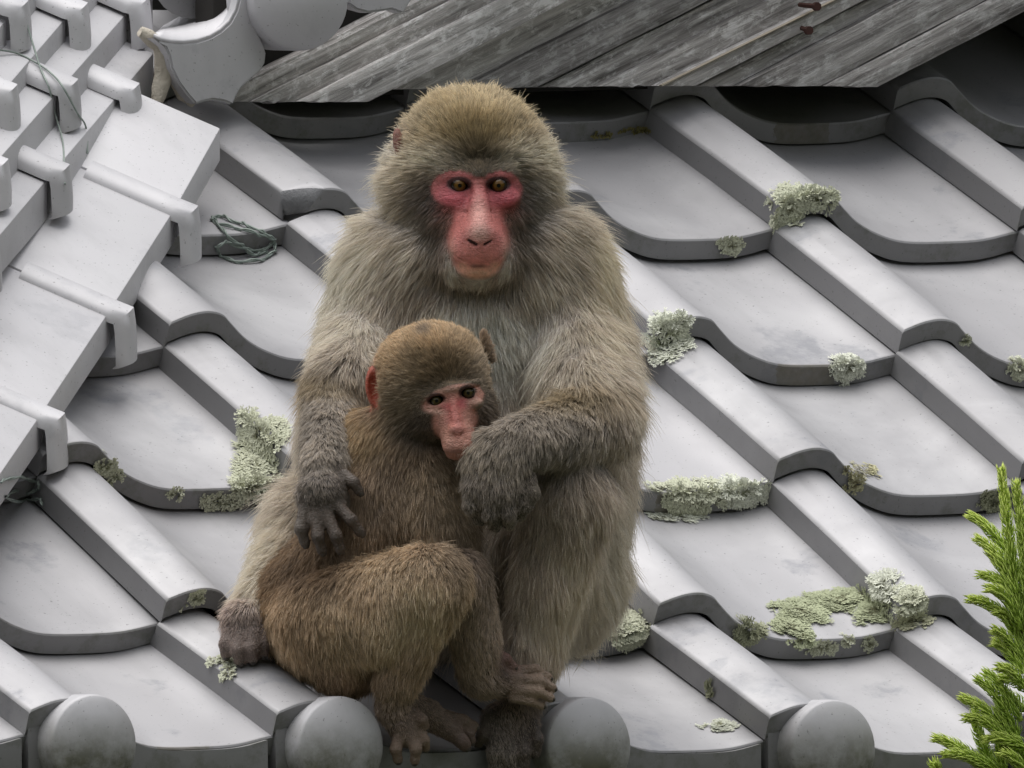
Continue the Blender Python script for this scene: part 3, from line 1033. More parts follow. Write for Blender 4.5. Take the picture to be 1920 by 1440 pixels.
def shoot(b, cpt, tp, c0, old=0.0):
    n = 26
    path = []
    c1 = c0 + rgc.uniform(-25, 45)
    for k in range(n + 1):
        u = k / n
        x = (1 - u) ** 2 * b[0] + 2 * u * (1 - u) * cpt[0] + u * u * tp[0]
        y = (1 - u) ** 2 * b[1] + 2 * u * (1 - u) * cpt[1] + u * u * tp[1]
        path.append(W(x, y, c0 + (c1 - c0) * u))
    rads = [0.0026 * (1 - 0.55 * k / n) for k in range(n + 1)]
    V, F = tube_verts(path, rads, 6)
    V = list(V); T = [0.25 + 0.4 * (i // 6) / n for i in range(len(V))]
    length = sum(np.linalg.norm(path[k + 1] - path[k]) for k in range(n))
    cnt = int(length / 0.00042)
    for q in range(cnt):
        u = (q + rgc.random()) / cnt
        k = min(int(u * n), n - 1); f = u * n - k
        p = path[k] * (1 - f) + path[k + 1] * f
        tdir = path[k + 1] - path[k]; tdir /= np.linalg.norm(tdir)
        a_ = np.cross(tdir, [0.3, 0.2, 0.9]); a_ /= np.linalg.norm(a_); b_ = np.cross(tdir, a_)
        an = q * 2.399 + rgc.gauss(0, .2)
        side = a_ * math.cos(an) + b_ * math.sin(an)
        Ln = (0.0145 - 0.006 * u ** 2) * rgc.uniform(0.75, 1.1)
        w_ = 0.0011
        d1 = side * 0.75 + tdir * 0.7; d1 /= np.linalg.norm(d1)
        d2 = side * 0.2 + tdir * 1.0; d2 /= np.linalg.norm(d2)
        p1 = p + d1 * Ln * 0.55; p2 = p1 + d2 * Ln * 0.5
        sx = np.cross(d1, side); sx /= np.linalg.norm(sx) + 1e-9
        nn = np.cross(sx, d1)
        i = len(V)
        V.extend([p - sx * w_, p + sx * w_, p + nn * w_ * 1.2, p1 - sx * w_ * 0.8, p1 + sx * w_ * 0.8, p1 + nn * w_, p2])
        F.extend([(i, i + 1, i + 4, i + 3), (i + 1, i + 2, i + 5, i + 4), (i + 2, i, i + 3, i + 5), (i + 3, i + 4, i + 6), (i + 4, i + 5, i + 6), (i + 5, i + 3, i + 6)])
        base_t = (0.15 + 0.65 * u) * (1 - old) + rgc.gauss(0, 0.06)
        T.extend([base_t * 0.6] * 3 + [base_t] * 3 + [min(1, base_t * 1.35)])
    me = bpy.data.meshes.new('shoot')
    me.from_pydata([tuple(Vector(v) - CIV) for v in V], [], F)
    me.shade_smooth()
    at = me.attributes.new('tone', 'FLOAT', 'POINT')
    at.data.foreach_set('value', np.clip(np.array(T, np.float32), 0, 1))
    obj('shoot', me, M_CEDAR, cedar)
for b, cp, tp, old in [
    ((1912, 1150), (1890, 1010), (1877, 880), 0), ((1914, 1085), (1870, 990), (1818, 966), 0.1), ((1912, 1120), (1880, 1035), (1832, 1010), 0), ((1915, 1160), (1890, 1070), (1856, 1036), 0.1),
    ((1918, 1150), (1890, 1080), (1838, 1078), 0.1), ((1915, 1180), (1890, 1105), (1853, 1104), 0), ((1915, 1200), (1880, 1130), (1817, 1123), 0), ((1918, 1225), (1900, 1150), (1866, 1146), 0.1),
    ((1920, 1240), (1890, 1190), (1864, 1182), 0.1), ((1920, 1262), (1890, 1210), (1866, 1206), 0), ((1935, 1080), (1915, 1010), (1905, 905), 0.1), ((1940, 1140), (1925, 1060), (1912, 960), 0.2),
    ((1900, 1385), (1850, 1325), (1805, 1308), 0), ((1905, 1422), (1860, 1340), (1812, 1347), 0.1), ((1872, 1450), (1835, 1400), (1827, 1334), 0.3), ((1852, 1450), (1805, 1395), (1754, 1384), 0),
    ((1872, 1450), (1820, 1408), (1770, 1414), 0.1), ((1910, 1390), (1880, 1300), (1833, 1274), 0.45), ((1915, 1352), (1880, 1280), (1848, 1262), 0.4), ((1928, 1300), (1900, 1250), (1873, 1252), 0),
    ((1928, 1292), (1900, 1270), (1878, 1271), 0), ((1928, 1336), (1905, 1310), (1888, 1306), 0.1), ((1930, 1405), (1890, 1380), (1848, 1386), 0), ((1884, 1455), (1870, 1420), (1876, 1394), 0.2),
    ((1764, 1455), (1756, 1445), (1752, 1430), 0), ((1925, 1440), (1895, 1370), (1872, 1330), 0.5), ((1930, 1460), (1905, 1420), (1880, 1412), 0.1), ((1935, 1225), (1915, 1190), (1896, 1150), 0.1),
    ((1925, 1235), (1930, 1110), (1915, 1020), 0.4)]:
    shoot(b, cp, tp, 300 + rgc.uniform(-20, 20), old)
for path, r0, r1 in (([(2060, 1560), (1985, 1480), (1935, 1300), (1914, 1120)], 0.006, 0.0028), ([(2060, 1560), (1980, 1500), (1910, 1440), (1880, 1380)], 0.005, 0.0025),
                     ([(2060, 1560), (1930, 1520), (1840, 1470), (1764, 1453)], 0.005, 0.002)):
    P = catmull([W(x, y, 300) for x, y in path], 6)
    V, F = tube_verts(P, list(np.linspace(r0, r1, len(P))), 8)
    obj('branch', mesh('branch', [Vector(v) - CIV for v in V], F, 60), M_BARK, cedar)
P = [W(2060, 1540, 300), W(2066, 1900, 300), np.array([CIV.x, CIV.y, GZ])]
V, F = tube_verts(P, [0.012, 0.03, 0.07], 10)
obj('trunk', mesh('trunk', [Vector(v) - CIV for v in V], F, 60), M_BARK, cedar)
# ================================================================ MONKEYS
# Bodies are blended solids measured on the same grid (right, down, towards the viewer),
# surfaced as one continuous skin; the coat is real strands grown from that skin.
def lin(r, g, b, k=1.0):
    f = lambda v: ((v / 255.0) / 12.92 if v <= 10 else (((v / 255.0) + 0.055) / 1.055) ** 2.4) * k
    return np.array([f(r), f(g), f(b)])

class Body:
    def __init__(self):
        self.P = []; self.SUB = []; self.tips = []
    def cap(self, a, b, ra, rb, k=30, L=30, col=(120, 110, 95), flow=None, dens=1.0, w=1.0):
        a = np.array(a, float); b = np.array(b, float)
        if flow is None:
            flow = (b - a) / np.linalg.norm(b - a)
        self.P.append(dict(t=0, a=a, b=b, ra=ra, rb=rb, k=k, L=L, col=lin(*col), flow=np.array(flow, float), dens=dens, w=w,
                           lo=np.minimum(a - ra, b - rb), hi=np.maximum(a + ra, b + rb)))
    def ell(self, c, r, rot=None, k=30, L=30, col=(120, 110, 95), flow=(0, 1, 0.1), dens=1.0, w=1.0, sub=False):
        c = np.array(c, float); r = np.array(r, float)
        M = np.eye(3)
        if rot is not None:
            ax, ay, az = [math.radians(v) for v in rot]     # about x, y, depth axes
            Rx = np.array([[1, 0, 0], [0, math.cos(ax), -math.sin(ax)], [0, math.sin(ax), math.cos(ax)]])
            Ry = np.array([[math.cos(ay), 0, math.sin(ay)], [0, 1, 0], [-math.sin(ay), 0, math.cos(ay)]])
            Rz = np.array([[math.cos(az), -math.sin(az), 0], [math.sin(az), math.cos(az), 0], [0, 0, 1]])
            M = Rz @ Ry @ Rx
        rm = r.max() if rot is not None else r
        d = dict(t=1, c=c, r=r, M=M, k=k, L=L, col=lin(*col), flow=np.array(flow, float), dens=dens, w=w, lo=c - rm, hi=c + rm)
        (self.SUB if sub else self.P).append(d)
    def scap(self, a, b, ra, rb, k=5):
        a = np.array(a, float); b = np.array(b, float)
        self.SUB.append(dict(t=0, a=a, b=b, ra=ra, rb=rb, k=k, lo=np.minimum(a - ra, b - rb), hi=np.maximum(a + ra, b + rb)))
    @staticmethod
    def dist(p, X, Y, Zc):
        if p['t'] == 0:
            ab = p['b'] - p['a']; l2 = ab @ ab
            t = np.clip(((X - p['a'][0]) * ab[0] + (Y - p['a'][1]) * ab[1] + (Zc - p['a'][2]) * ab[2]) / l2, 0, 1)
            dx = X - p['a'][0] - t * ab[0]; dy = Y - p['a'][1] - t * ab[1]; dz = Zc - p['a'][2] - t * ab[2]
            return np.sqrt(dx * dx + dy * dy + dz * dz) - (p['ra'] + (p['rb'] - p['ra']) * t)
        x = X - p['c'][0]; y = Y - p['c'][1]; z = Zc - p['c'][2]
        M = p['M']
        lx = M[0, 0] * x + M[1, 0] * y + M[2, 0] * z
        ly = M[0, 1] * x + M[1, 1] * y + M[2, 1] * z
        lz = M[0, 2] * x + M[1, 2] * y + M[2, 2] * z
        r = p['r']
        k0 = np.sqrt((lx / r[0]) ** 2 + (ly / r[1]) ** 2 + (lz / r[2]) ** 2) + 1e-6
        k1 = np.sqrt((lx / r[0] ** 2) ** 2 + (ly / r[1] ** 2) ** 2 + (lz / r[2] ** 2) ** 2) + 1e-9
        return k0 * (k0 - 1.0) / k1
    def field(self, pts):
        X, Y, Zc = pts[:, 0], pts[:, 1], pts[:, 2]
        d = np.full(len(pts), 500.0)
        for p in self.P:
            m = np.ones(len(pts), bool)
            mg = 60
            for a, v in enumerate((X, Y, Zc)):
                m &= (v > p['lo'][a] - mg) & (v < p['hi'][a] + mg)
            idx = np.nonzero(m)[0]
            if len(idx) == 0: continue
            di = self.dist(p, X[idx], Y[idx], Zc[idx]); k = p['k']; d0 = d[idx]
            h = np.maximum(k - np.abs(d0 - di), 0) / k
            d[idx] = np.minimum(d0, di) - h * h * k * 0.25
        for p in self.SUB:
            mg = 20
            m = np.ones(len(pts), bool)
            for a, v in enumerate((X, Y, Zc)):
                m &= (v > p['lo'][a] - mg) & (v < p['hi'][a] + mg)
            idx = np.nonzero(m)[0]
            if len(idx) == 0: continue
            di = -self.dist(p, X[idx], Y[idx], Zc[idx]); k = p['k']; d0 = d[idx]
            h = np.maximum(k - np.abs(d0 - di), 0) / k
            d[idx] = np.maximum(d0, di) + h * h * k * 0.25
        return d
    def surface(self, step):
        lo = np.min([p['lo'] for p in self.P], axis=0) - 3 * step
        hi = np.max([p['hi'] for p in self.P], axis=0) + 3 * step
        n = np.ceil((hi - lo) / step).astype(int) + 1
        ax = [lo[a] + step * np.arange(n[a]) for a in range(3)]
        F = np.full(tuple(n), 500.0, np.float32)
        for kind, plist in ((0, self.P), (1, self.SUB)):
            for p in plist:
                mg = max(p['k'], 2 * step) + 2 * step
                i0 = np.maximum(np.floor((p['lo'] - mg - lo) / step).astype(int), 0)
                i1 = np.minimum(np.ceil((p['hi'] + mg - lo) / step).astype(int) + 1, n)
                sl = tuple(slice(i0[a], i1[a]) for a in range(3))
                X = ax[0][sl[0]][:, None, None]; Y = ax[1][sl[1]][None, :, None]; Zc = ax[2][sl[2]][None, None, :]
                di = self.dist(p, X, Y, Zc).astype(np.float32); k = p['k']; d0 = F[sl]
                if kind: di = -di
                h = np.maximum(k - np.abs(d0 - di), 0) / k
                F[sl] = (np.maximum(d0, di) + h * h * k * 0.25) if kind else (np.minimum(d0, di) - h * h * k * 0.25)
        # surface nets
        ins = F < 0
        c = np.zeros(tuple(n - 1), np.int8)
        for dx in (0, 1):
            for dy in (0, 1):
                for dz in (0, 1):
                    c += ins[dx:n[0] - 1 + dx, dy:n[1] - 1 + dy, dz:n[2] - 1 + dz]
        act = (c > 0) & (c < 8)
        cells = np.argwhere(act)
        idx = np.full(act.shape, -1, np.int32)
        idx[act] = np.arange(len(cells))
        acc = np.zeros((len(cells), 3)); cnt = np.zeros(len(cells))
        corners = [(dx, dy, dz) for dx in (0, 1) for dy in (0, 1) for dz in (0, 1)]
        val = {q: F[cells[:, 0] + q[0], cells[:, 1] + q[1], cells[:, 2] + q[2]] for q in corners}
        for q in corners:
            for a in range(3):
                if q[a] == 0:
                    q2 = list(q); q2[a] = 1; q2 = tuple(q2)
                    v0, v1 = val[q], val[q2]
                    m = (v0 < 0) != (v1 < 0)
                    t = np.where(m, v0 / np.where(np.abs(v0 - v1) < 1e-9, 1, v0 - v1), 0)
                    pt = np.tile(np.array(q, float), (len(cells), 1)); pt[:, a] = t
                    acc[m] += pt[m]; cnt[m] += 1
        verts = lo + step * (cells + acc / cnt[:, None])
        faces = []
        for a in range(3):
            b, e = (a + 1) % 3, (a + 2) % 3
            s0 = [slice(None)] * 3; s1 = [slice(None)] * 3
            s0[a] = slice(0, n[a] - 1); s1[a] = slice(1, n[a])
            ch = ins[tuple(s0)] != ins[tuple(s1)]
            q = np.argwhere(ch)
            q = q[(q[:, b] > 0) & (q[:, e] > 0) & (q[:, b] < n[b] - 1) & (q[:, e] < n[e] - 1)]
            o = [q.copy() for _ in range(4)]
            o[1][:, b] -= 1; o[2][:, b] -= 1; o[2][:, e] -= 1; o[3][:, e] -= 1
            quad = np.stack([idx[x[:, 0], x[:, 1], x[:, 2]] for x in o], 1)
            inside = ins[q[:, 0], q[:, 1], q[:, 2]]
            quad[inside] = quad[inside][:, ::-1]
            faces.append(quad)
        return verts, np.concatenate(faces)
    def attrs(self, pts, sig=10.0):
        n = len(pts)
        W_ = np.zeros(n); L = np.zeros(n); C = np.zeros((n, 3)); Fl = np.zeros((n, 3)); D = np.zeros(n)
        X, Y, Zc = pts[:, 0], pts[:, 1], pts[:, 2]
        for p in self.P:
            m = np.ones(n, bool)
            for a, v in enumerate((X, Y, Zc)):
                m &= (v > p['lo'][a] - 60) & (v < p['hi'][a] + 60)
            i = np.nonzero(m)[0]
            if len(i) == 0: continue
            di = self.dist(p, X[i], Y[i], Zc[i])
            w = np.exp(-np.clip(di, -3 * sig, 12 * sig) / sig) * p['w']
            W_[i] += w; L[i] += w * p['L']; C[i] += w[:, None] * p['col']; Fl[i] += w[:, None] * p['flow']; D[i] += w * p['dens']
        W_ = np.maximum(W_, 1e-9)
        return L / W_, C / W_[:, None], Fl / W_[:, None], D / W_

def vertex_normals(V, F):
    a = V[F[:, 2]] - V[F[:, 0]]; b = V[F[:, 3]] - V[F[:, 1]]
    fn = np.cross(a, b)
    N = np.zeros_like(V)
    for k in range(4):
        np.add.at(N, F[:, k], fn)
    N /= np.linalg.norm(N, axis=1)[:, None] + 1e-12
    return N

def blob(pts, blobs, col, extra=None):
    """tint by soft regions: (x, y, rx, ry, (r,g,b), strength[, cmin])"""
    for bl in blobs:
        x, y, rx, ry, rgb, st = bl[:6]
        q = ((pts[:, 0] - x) / rx) ** 2 + ((pts[:, 1] - y) / ry) ** 2
        w = st * np.exp(-q ** 1.5)
        if len(bl) > 6:
            w = w * np.clip((pts[:, 2] - bl[6]) / 30 + 0.5, 0, 1)
        col = col * (1 - w[:, None]) + lin(*rgb) * w[:, None]
    return col

def skin_material(name):
    t = NT(name)
    at = t.n('ShaderNodeAttribute'); at.attribute_name = 'skin'
    v = t.coord('Object', jitter=False)
    mott = t.ramp(t.math('ADD', t.math('MULTIPLY', t.noise(v, 260, 5, 0.7), 0.5), t.math('MULTIPLY', t.noise(v, 70, 5, 0.7, 0.5), 0.5)), [(0.34, 0.66), (0.66, 1.22)])
    t.base(t.mix(1.0, at.outputs['Color'], mott, 'MULTIPLY'))
    t.rough(t.ramp(t.noise(v, 180, 3), [(0.3, 0.36), (0.7, 0.55)]))
    t.p.inputs['Subsurface Weight'].default_value = 0.06
    t.p.inputs['Subsurface Radius'].default_value = (0.006, 0.002, 0.0015)
    t.p.inputs['Subsurface Scale'].default_value = 0.4
    cr = t.n('ShaderNodeTexVoronoi'); cr.inputs['Scale'].default_value = 620
    t.link(v, cr.inputs['Vector'])
    vw = t.coord('Object', (120, 120, 420), jitter=False)
    wr = t.noise(vw, 1.0, 5, 0.7, 0.8)
    t.bump(t.math('ADD', t.math('ADD', t.math('MULTIPLY', cr.outputs['Distance'], 0.5), t.noise(v, 300, 4)), t.math('MULTIPLY', wr, 1.6)), 0.75, 0.0013)
    return t.m

def fur_material(name):
    t = NT(name)
    at = t.n('ShaderNodeAttribute'); at.attribute_name = 'coat'
    t.base(at.outputs['Color'])
    t.rough(0.55)
    t.p.inputs['Specular IOR Level'].default_value = 0.25
    tr = t.n('ShaderNodeBsdfTranslucent')
    t.link(at.outputs['Color'], tr.inputs['Color'])
    mx = t.n('ShaderNodeMixShader'); mx.inputs[0].default_value = 0.22
    t.link(t.p.outputs[0], mx.inputs[1]); t.link(tr.outputs[0], mx.inputs[2])
    t.link(mx.outputs[0], t.out.inputs['Surface'])
    return t.m
M_SKIN = skin_material('monkey_skin')
M_FUR = fur_material('monkey_coat')
t = NT('dark_nail'); vv = t.coord()
t.base(t.mix(t.noise(vv, 300, 3), (0.035, 0.028, 0.024), (0.10, 0.085, 0.075))); t.rough(0.3)
M_NAIL = t.m

def eye_material(name, iris, rim):
    t = NT(name)
    tc = t.n('ShaderNodeTexCoord')
    sx = t.n('ShaderNodeSeparateXYZ'); t.link(tc.outputs['Object'], sx.inputs[0])
    # local +Z is the gaze; radius from the axis in units of the ball
    r2 = t.math('ADD', t.math('POWER', sx.outputs[0], 2.0), t.math('POWER', sx.outputs[1], 2.0))
    rr = t.math('SQRT', r2)
    v = t.coord('Object', jitter=False)
    fi = t.noise(v, 4, 4)
    ic = t.mix(fi, tuple(lin(*iris) * 0.35), tuple(lin(*iris) * 0.8))
    pup = t.ramp(rr, [(0.19, 1.0), (0.24, 0.0)])
    c = t.mix(pup, ic, (0.004, 0.004, 0.004))
    ring = t.ramp(rr, [(0.48, 0.0), (0.70, 1.0)])
    c = t.mix(ring, c, rim)
    t.base(c); t.rough(0.12)
    t.p.inputs['Coat Weight'].default_value = 0.12
    t.p.inputs['Specular IOR Level'].default_value = 0.25
    t.p.inputs['Coat Roughness'].default_value = 0.03
    return t.m

def eyeball(parent, pos, r, gaze, mat):
    bm = bmesh.new()
    bmesh.ops.create_uvsphere(bm, u_segments=28, v_segments=18, radius=1.0)
    for v in bm.verts:      # cornea bulge about the gaze axis
        if v.co.z > 0.72:
            v.co *= 1.0 + 0.10 * ((v.co.z - 0.72) / 0.28)
    me = bm_mesh('eye', bm, 180)
    o = obj('eye', me, mat, parent)
    g = WA(np.array([np.array(pos) + np.array(gaze)]))[0] - WA(np.array([pos]))[0]
    o.rotation_euler = Vector(g).to_track_quat('Z', 'Y').to_euler()
    o.scale = (r / S,) * 3
    o.location = Vector(WA(np.array([pos], float))[0]) - parent.location
    return o

def build_monkey(name, body, step, base_pt, label, cat, coat_fn, skin_fn, face_boxes, n_hair, clump_n, seed):
    rng = np.random.default_rng(seed)
    V, F = body.surface(step)
    # refine the face once
    sel = np.zeros(len(V), bool)
    for (x0, x1, y0, y1, c0) in face_boxes:
        sel |= (V[:, 0] > x0) & (V[:, 0] < x1) & (V[:, 1] > y0) & (V[:, 1] < y1) & (V[:, 2] > c0)
    for it in range(2):
        N = vertex_normals(V, F)
        d = body.field(V)
        V = V - N * np.clip(d, -step, step)[:, None] * 0.9
    me0 = bpy.data.meshes.new('tmp'); me0.from_pydata([tuple(v) for v in V], [], [tuple(f) for f in F])
    bm = bmesh.new(); bm.from_mesh(me0); bm.verts.ensure_lookup_table()
    ed = [e for e in bm.edges if sel[e.verts[0].index] and sel[e.verts[1].index]]
    bmesh.ops.subdivide_edges(bm, edges=ed, cuts=1, use_grid_fill=True, smooth=0.0)
    bm.normal_update()
    V2 = np.array([v.co[:] for v in bm.verts]); N2 = np.array([v.normal[:] for v in bm.verts])
    # orientation: the grid is left-handed, so take the sign from the field
    d1 = body.field(V2 + N2 * 2.0) - body.field(V2 - N2 * 2.0)
    if np.median(d1) < 0: N2 = -N2
    isel = np.zeros(len(V2), bool)
    for (x0, x1, y0, y1, c0) in face_boxes:
        isel |= (V2[:, 0] > x0 - 5) & (V2[:, 0] < x1 + 5) & (V2[:, 1] > y0 - 5) & (V2[:, 1] < y1 + 5) & (V2[:, 2] > c0)
    for it in range(2):
        V2[isel] -= N2[isel] * np.clip(body.field(V2[isel]), -step, step)[:, None] * 0.85
    faces = [tuple(v.index for v in f.verts) for f in bm.faces]
    bm.free(); bpy.data.meshes.remove(me0)
    root = empty(name, Vector(W(*base_pt)))
    tag(root, label, cat)
    WV = WA(V2) - np.array(root.location)
    me = bpy.data.meshes.new('body')
    me.from_pydata([tuple(v) for v in WV], [], faces)
    bm = bmesh.new(); bm.from_mesh(me)
    bmesh.ops.recalc_face_normals(bm, faces=bm.faces)
    bm.to_mesh(me); bm.free()
    me.shade_smooth()
    at = me.attributes.new('skin', 'FLOAT_COLOR', 'POINT')
    L, C, Fl, D = body.attrs(V2)
    sk = skin_fn(V2, C, L)
    at.data.foreach_set('color', np.concatenate([sk, np.ones((len(sk), 1))], 1).astype(np.float32).ravel())
    bo = obj('body', me, M_SKIN, root)

    for p, d, r in body.tips:      # nails
        d = d / np.linalg.norm(d)
        n0 = np.array([0, -0.15, 1.0]); n0 = n0 - d * (n0 @ d); n0 /= np.linalg.norm(n0)
        sd = np.cross(d, n0)
        ctr = p + d * r * 0.35 + n0 * r * 0.72
        nv, nf = [], []
        for a in range(7):
            for q in range(5):
                u_ = (a / 6 - 0.4) * 1.7; w__ = (q / 4 - 0.5) * 2
                wd = 0.62 * (1 - 0.25 * max(0, u_) ** 2) * r
                nv.append(ctr + d * u_ * r * 0.62 + sd * w__ * wd - n0 * (0.42 * r * w__ ** 2 + 0.25 * r * max(0, u_) ** 2) + n0 * r * 0.16)
        for a in range(6):
            for q in range(4):
                i_ = a * 5 + q
                nf.append((i_, i_ + 1, i_ + 6, i_ + 5))
        nm = mesh('nail', WA(np.array(nv)) - np.array(root.location), nf, 180)
        obj('nail', nm, M_NAIL, root)
    # ---- coat
    tri = []
    for f in faces:
        for k in range(1, len(f) - 1):
            tri.append((f[0], f[k], f[k + 1]))
    tri = np.array(tri)
    A, B, C3 = V2[tri[:, 0]], V2[tri[:, 1]], V2[tri[:, 2]]
    ar = 0.5 * np.linalg.norm(np.cross(B - A, C3 - A), axis=1)
    cen = (A + B + C3) / 3
    Lc, _, _, Dc = body.attrs(cen)
    fl_mult, de_mult = coat_fn(cen)[:2]
    nv = N2[tri].mean(1)
    facing = np.clip(nv[:, 2] * 0.9 + 0.62, 0.22, 1.0)
    wgt = ar * Dc * de_mult * facing * (Lc * fl_mult > 1.5)
    pr = wgt / wgt.sum()
    pick = rng.choice(len(tri), n_hair, p=pr)
    u = rng.random(n_hair); v = rng.random(n_hair); fl = u + v > 1; u[fl] = 1 - u[fl]; v[fl] = 1 - v[fl]
    w = 1 - u - v
    P = A[pick] * w[:, None] + B[pick] * u[:, None] + C3[pick] * v[:, None]
    Nn = N2[tri[pick, 0]] * w[:, None] + N2[tri[pick, 1]] * u[:, None] + N2[tri[pick, 2]] * v[:, None]
    Nn /= np.linalg.norm(Nn, axis=1)[:, None] + 1e-9
    Lh, Ch, Fh, _ = body.attrs(P)
    lm, _, cfun, ffun, lift = coat_fn(P)
    Lh = Lh * lm
    Ch = cfun(Ch)
    Fh = ffun(Fh)
    Ft = Fh - Nn * np.sum(Fh * Nn, 1)[:, None]
    Ft /= np.linalg.norm(Ft, axis=1)[:, None] + 1e-6
    # locks: strands lean towards a shared guide
    kd = kdtree.KDTree(clump_n)
    gi = rng.choice(n_hair, clump_n, replace=False)
    for q, g in enumerate(gi):
        kd.insert(P[g], q)
    kd.balance()
    own = np.array([kd.find(p)[1] for p in P])
    grand = rng.normal(0, 1, (clump_n, 3)); glen = rng.uniform(0.75, 1.2, clump_n); gcol = rng.normal(1.0, 0.07, clump_n)
    def smoothn(sc, off):
        return np.array([mnoise.noise(Vector(p) / sc + Vector((off, 0, 0))) for p in P[gi]])[own]
    sway = np.stack([smoothn(70, 3.1), smoothn(70, 17.7), smoothn(70, 41.3)], 1)
    tone = smoothn(55, 88.0)
    lenv = Lh * rng.uniform(0.55, 1.12, n_hair) * glen[own]
    jit = rng.normal(0, 1, (n_hair, 3))
    stray = rng.random(n_hair) < 0.045
    lenv = np.where(stray, lenv * 1.4, lenv); lift = np.where(stray, lift * 1.25, lift)
    K = 6
    pts = np.zeros((n_hair, K, 3)); pts[:, 0] = P - Nn * 1.0
    dirv0 = Nn * lift[:, None] + Ft * 1.0 + jit * 0.13 + grand[own] * 0.12 + sway * 0.35
    dirv0 /= np.linalg.norm(dirv0, axis=1)[:, None]
    dirv1 = Nn * (lift * 0.25)[:, None] + Ft * 1.25 + np.array([0, 0.30, 0]) + jit * 0.16 + grand[own] * 0.20 + sway * 0.6
    dn = np.sum(dirv1 * Nn, 1)
    dirv1 += Nn * np.maximum(0.04 - dn, 0)[:, None]
    dirv1 /= np.linalg.norm(dirv1, axis=1)[:, None]
    for k in range(1, K):
        t = (k - 0.5) / (K - 1)
        dv = dirv0 * (1 - t) + dirv1 * t
        dv /= np.linalg.norm(dv, axis=1)[:, None]
        pts[:, k] = pts[:, k - 1] + dv * (lenv / (K - 1))[:, None]
    gp = pts[gi]
    cf = 0.28 * rng.uniform(0.2, 1.0, n_hair)
    cf[stray] = 0.05
    tt = np.linspace(0, 1, K)
    for k in range(1, K):
        tgt = gp[own, k] + (pts[:, 0] - gp[own, 0]) * 0.35
        f = (cf * tt[k] ** 1.3)[:, None]
        pts[:, k] = pts[:, k] * (1 - f) + tgt * f
        wob = np.sin(tt[k] * 5 + jit[:, 0] * 3)[:, None] * jit[:, ::-1] * (lenv * 0.012)[:, None]
        pts[:, k] += wob
    WP = WA(pts.reshape(-1, 3)) - np.array(root.location)
    cv = bpy.data.hair_curves.new('fur')
    cv.add_curves([K] * n_hair)
    cv.points.foreach_set('position', WP.astype(np.float32).ravel())
    rad = np.array([0.00019, 0.00019, 0.00017, 0.00014, 0.0001, 0.00003])
    rs = np.clip(0.55 + lenv / 55.0, 0.55, 1.05)
    radii = (rad[None, :] * rs[:, None]).astype(np.float32).ravel()
    ra = cv.attributes.get('radius') or cv.attributes.new('radius', 'FLOAT', 'POINT')
    ra.data.foreach_set('value', radii)
    ca = cv.attributes.new('coat', 'FLOAT_COLOR', 'POINT')
    var = np.clip(gcol[own] * rng.normal(1.0, 0.22, n_hair) * (1 + tone * 0.28), 0.5, 1.7)
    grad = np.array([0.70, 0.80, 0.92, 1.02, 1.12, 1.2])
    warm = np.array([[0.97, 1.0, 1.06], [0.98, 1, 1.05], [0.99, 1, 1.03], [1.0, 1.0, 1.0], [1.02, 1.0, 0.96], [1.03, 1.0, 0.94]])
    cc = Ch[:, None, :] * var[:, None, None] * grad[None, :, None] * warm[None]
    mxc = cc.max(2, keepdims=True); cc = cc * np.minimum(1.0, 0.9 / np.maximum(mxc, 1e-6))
    cc = np.concatenate([np.clip(cc, 0, 0.85), np.ones((n_hair, K, 1))], 2)
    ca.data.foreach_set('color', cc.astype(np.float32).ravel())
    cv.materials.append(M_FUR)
    fo = bpy.data.objects.new('fur', cv); COL.objects.link(fo); fo.parent = root
    return root

def digit(b, pts, radii, k=3.5, L=3, col=(88, 76, 67), dens=0.4):
    L = min(L, 16)
    b.tips.append((np.array(pts[-1], float), np.array(pts[-1], float) - np.array(pts[-2], float), radii[-1]))
    for i in range(len(pts) - 1):
        b.cap(pts[i], pts[i + 1], radii[i] * (0.9 if i == 0 else 0.86), radii[i + 1] * 0.9, k=k, L=L if i == 0 else L * 0.5, col=col, dens=dens, w=2.5)
        b.ell(pts[i + 1], (radii[i + 1] * 0.98,) * 3, k=4, L=L * 0.4, col=tuple(v * 0.92 for v in col), dens=dens, w=2.5)

# ---------------------------------------------------------------- the mother
KA = 1.0
mo = Body()
CH = (172, 166, 156); SH = (164, 154, 138); BK = (168, 158, 144); LG = (142, 132, 119); FA = (136, 127, 113); HD = (80, 70, 62)
# trunk
mo.ell((810, 1060, 400), (170, 150, 150), k=50, L=60, col=LG)
mo.ell((1010, 1085, 340), (150, 128, 140), k=50, L=62, col=BK, flow=(0.5, 1, 0))
mo.ell((890, 880, 395), (225, 230, 160), k=60, L=55, col=BK, flow=(0, 1, 0.1))
mo.ell((890, 655, 395), (190, 165, 145), k=60, L=48, col=CH, flow=(0, 1, 0.1))
mo.cap((890, 520, 395), (888, 410, 440), 130, 112, k=60, L=55, col=(150, 140, 118), flow=(0, 1, 0.3))
mo.ell((722, 600, 400), (90, 112, 100), k=60, L=60, col=SH, flow=(-0.3, 1, 0.1))
mo.cap((800, 470, 470), (735, 560, 430), 78, 92, k=50, L=56, col=SH, flow=(-0.35, 1, 0.1))
mo.cap((982, 455, 470), (1030, 525, 430), 80, 90, k=50, L=56, col=SH, flow=(0.35, 1, 0.1))
mo.ell((1050, 580, 400), (92, 118, 105), k=55, L=66, col=SH, flow=(0.45, 1, 0.1))
mo.ell((1080, 880, 350), (95, 220, 120), k=50, L=66, col=BK, flow=(0.42, 1, 0))
mo.ell((665, 850, 380), (95, 200, 110), k=50, L=62, col=BK, flow=(-0.4, 1, 0))
mo.ell((735, 490, 420), (78, 80, 80), k=60, L=52, col=SH, flow=(-0.4, 1, 0.1))
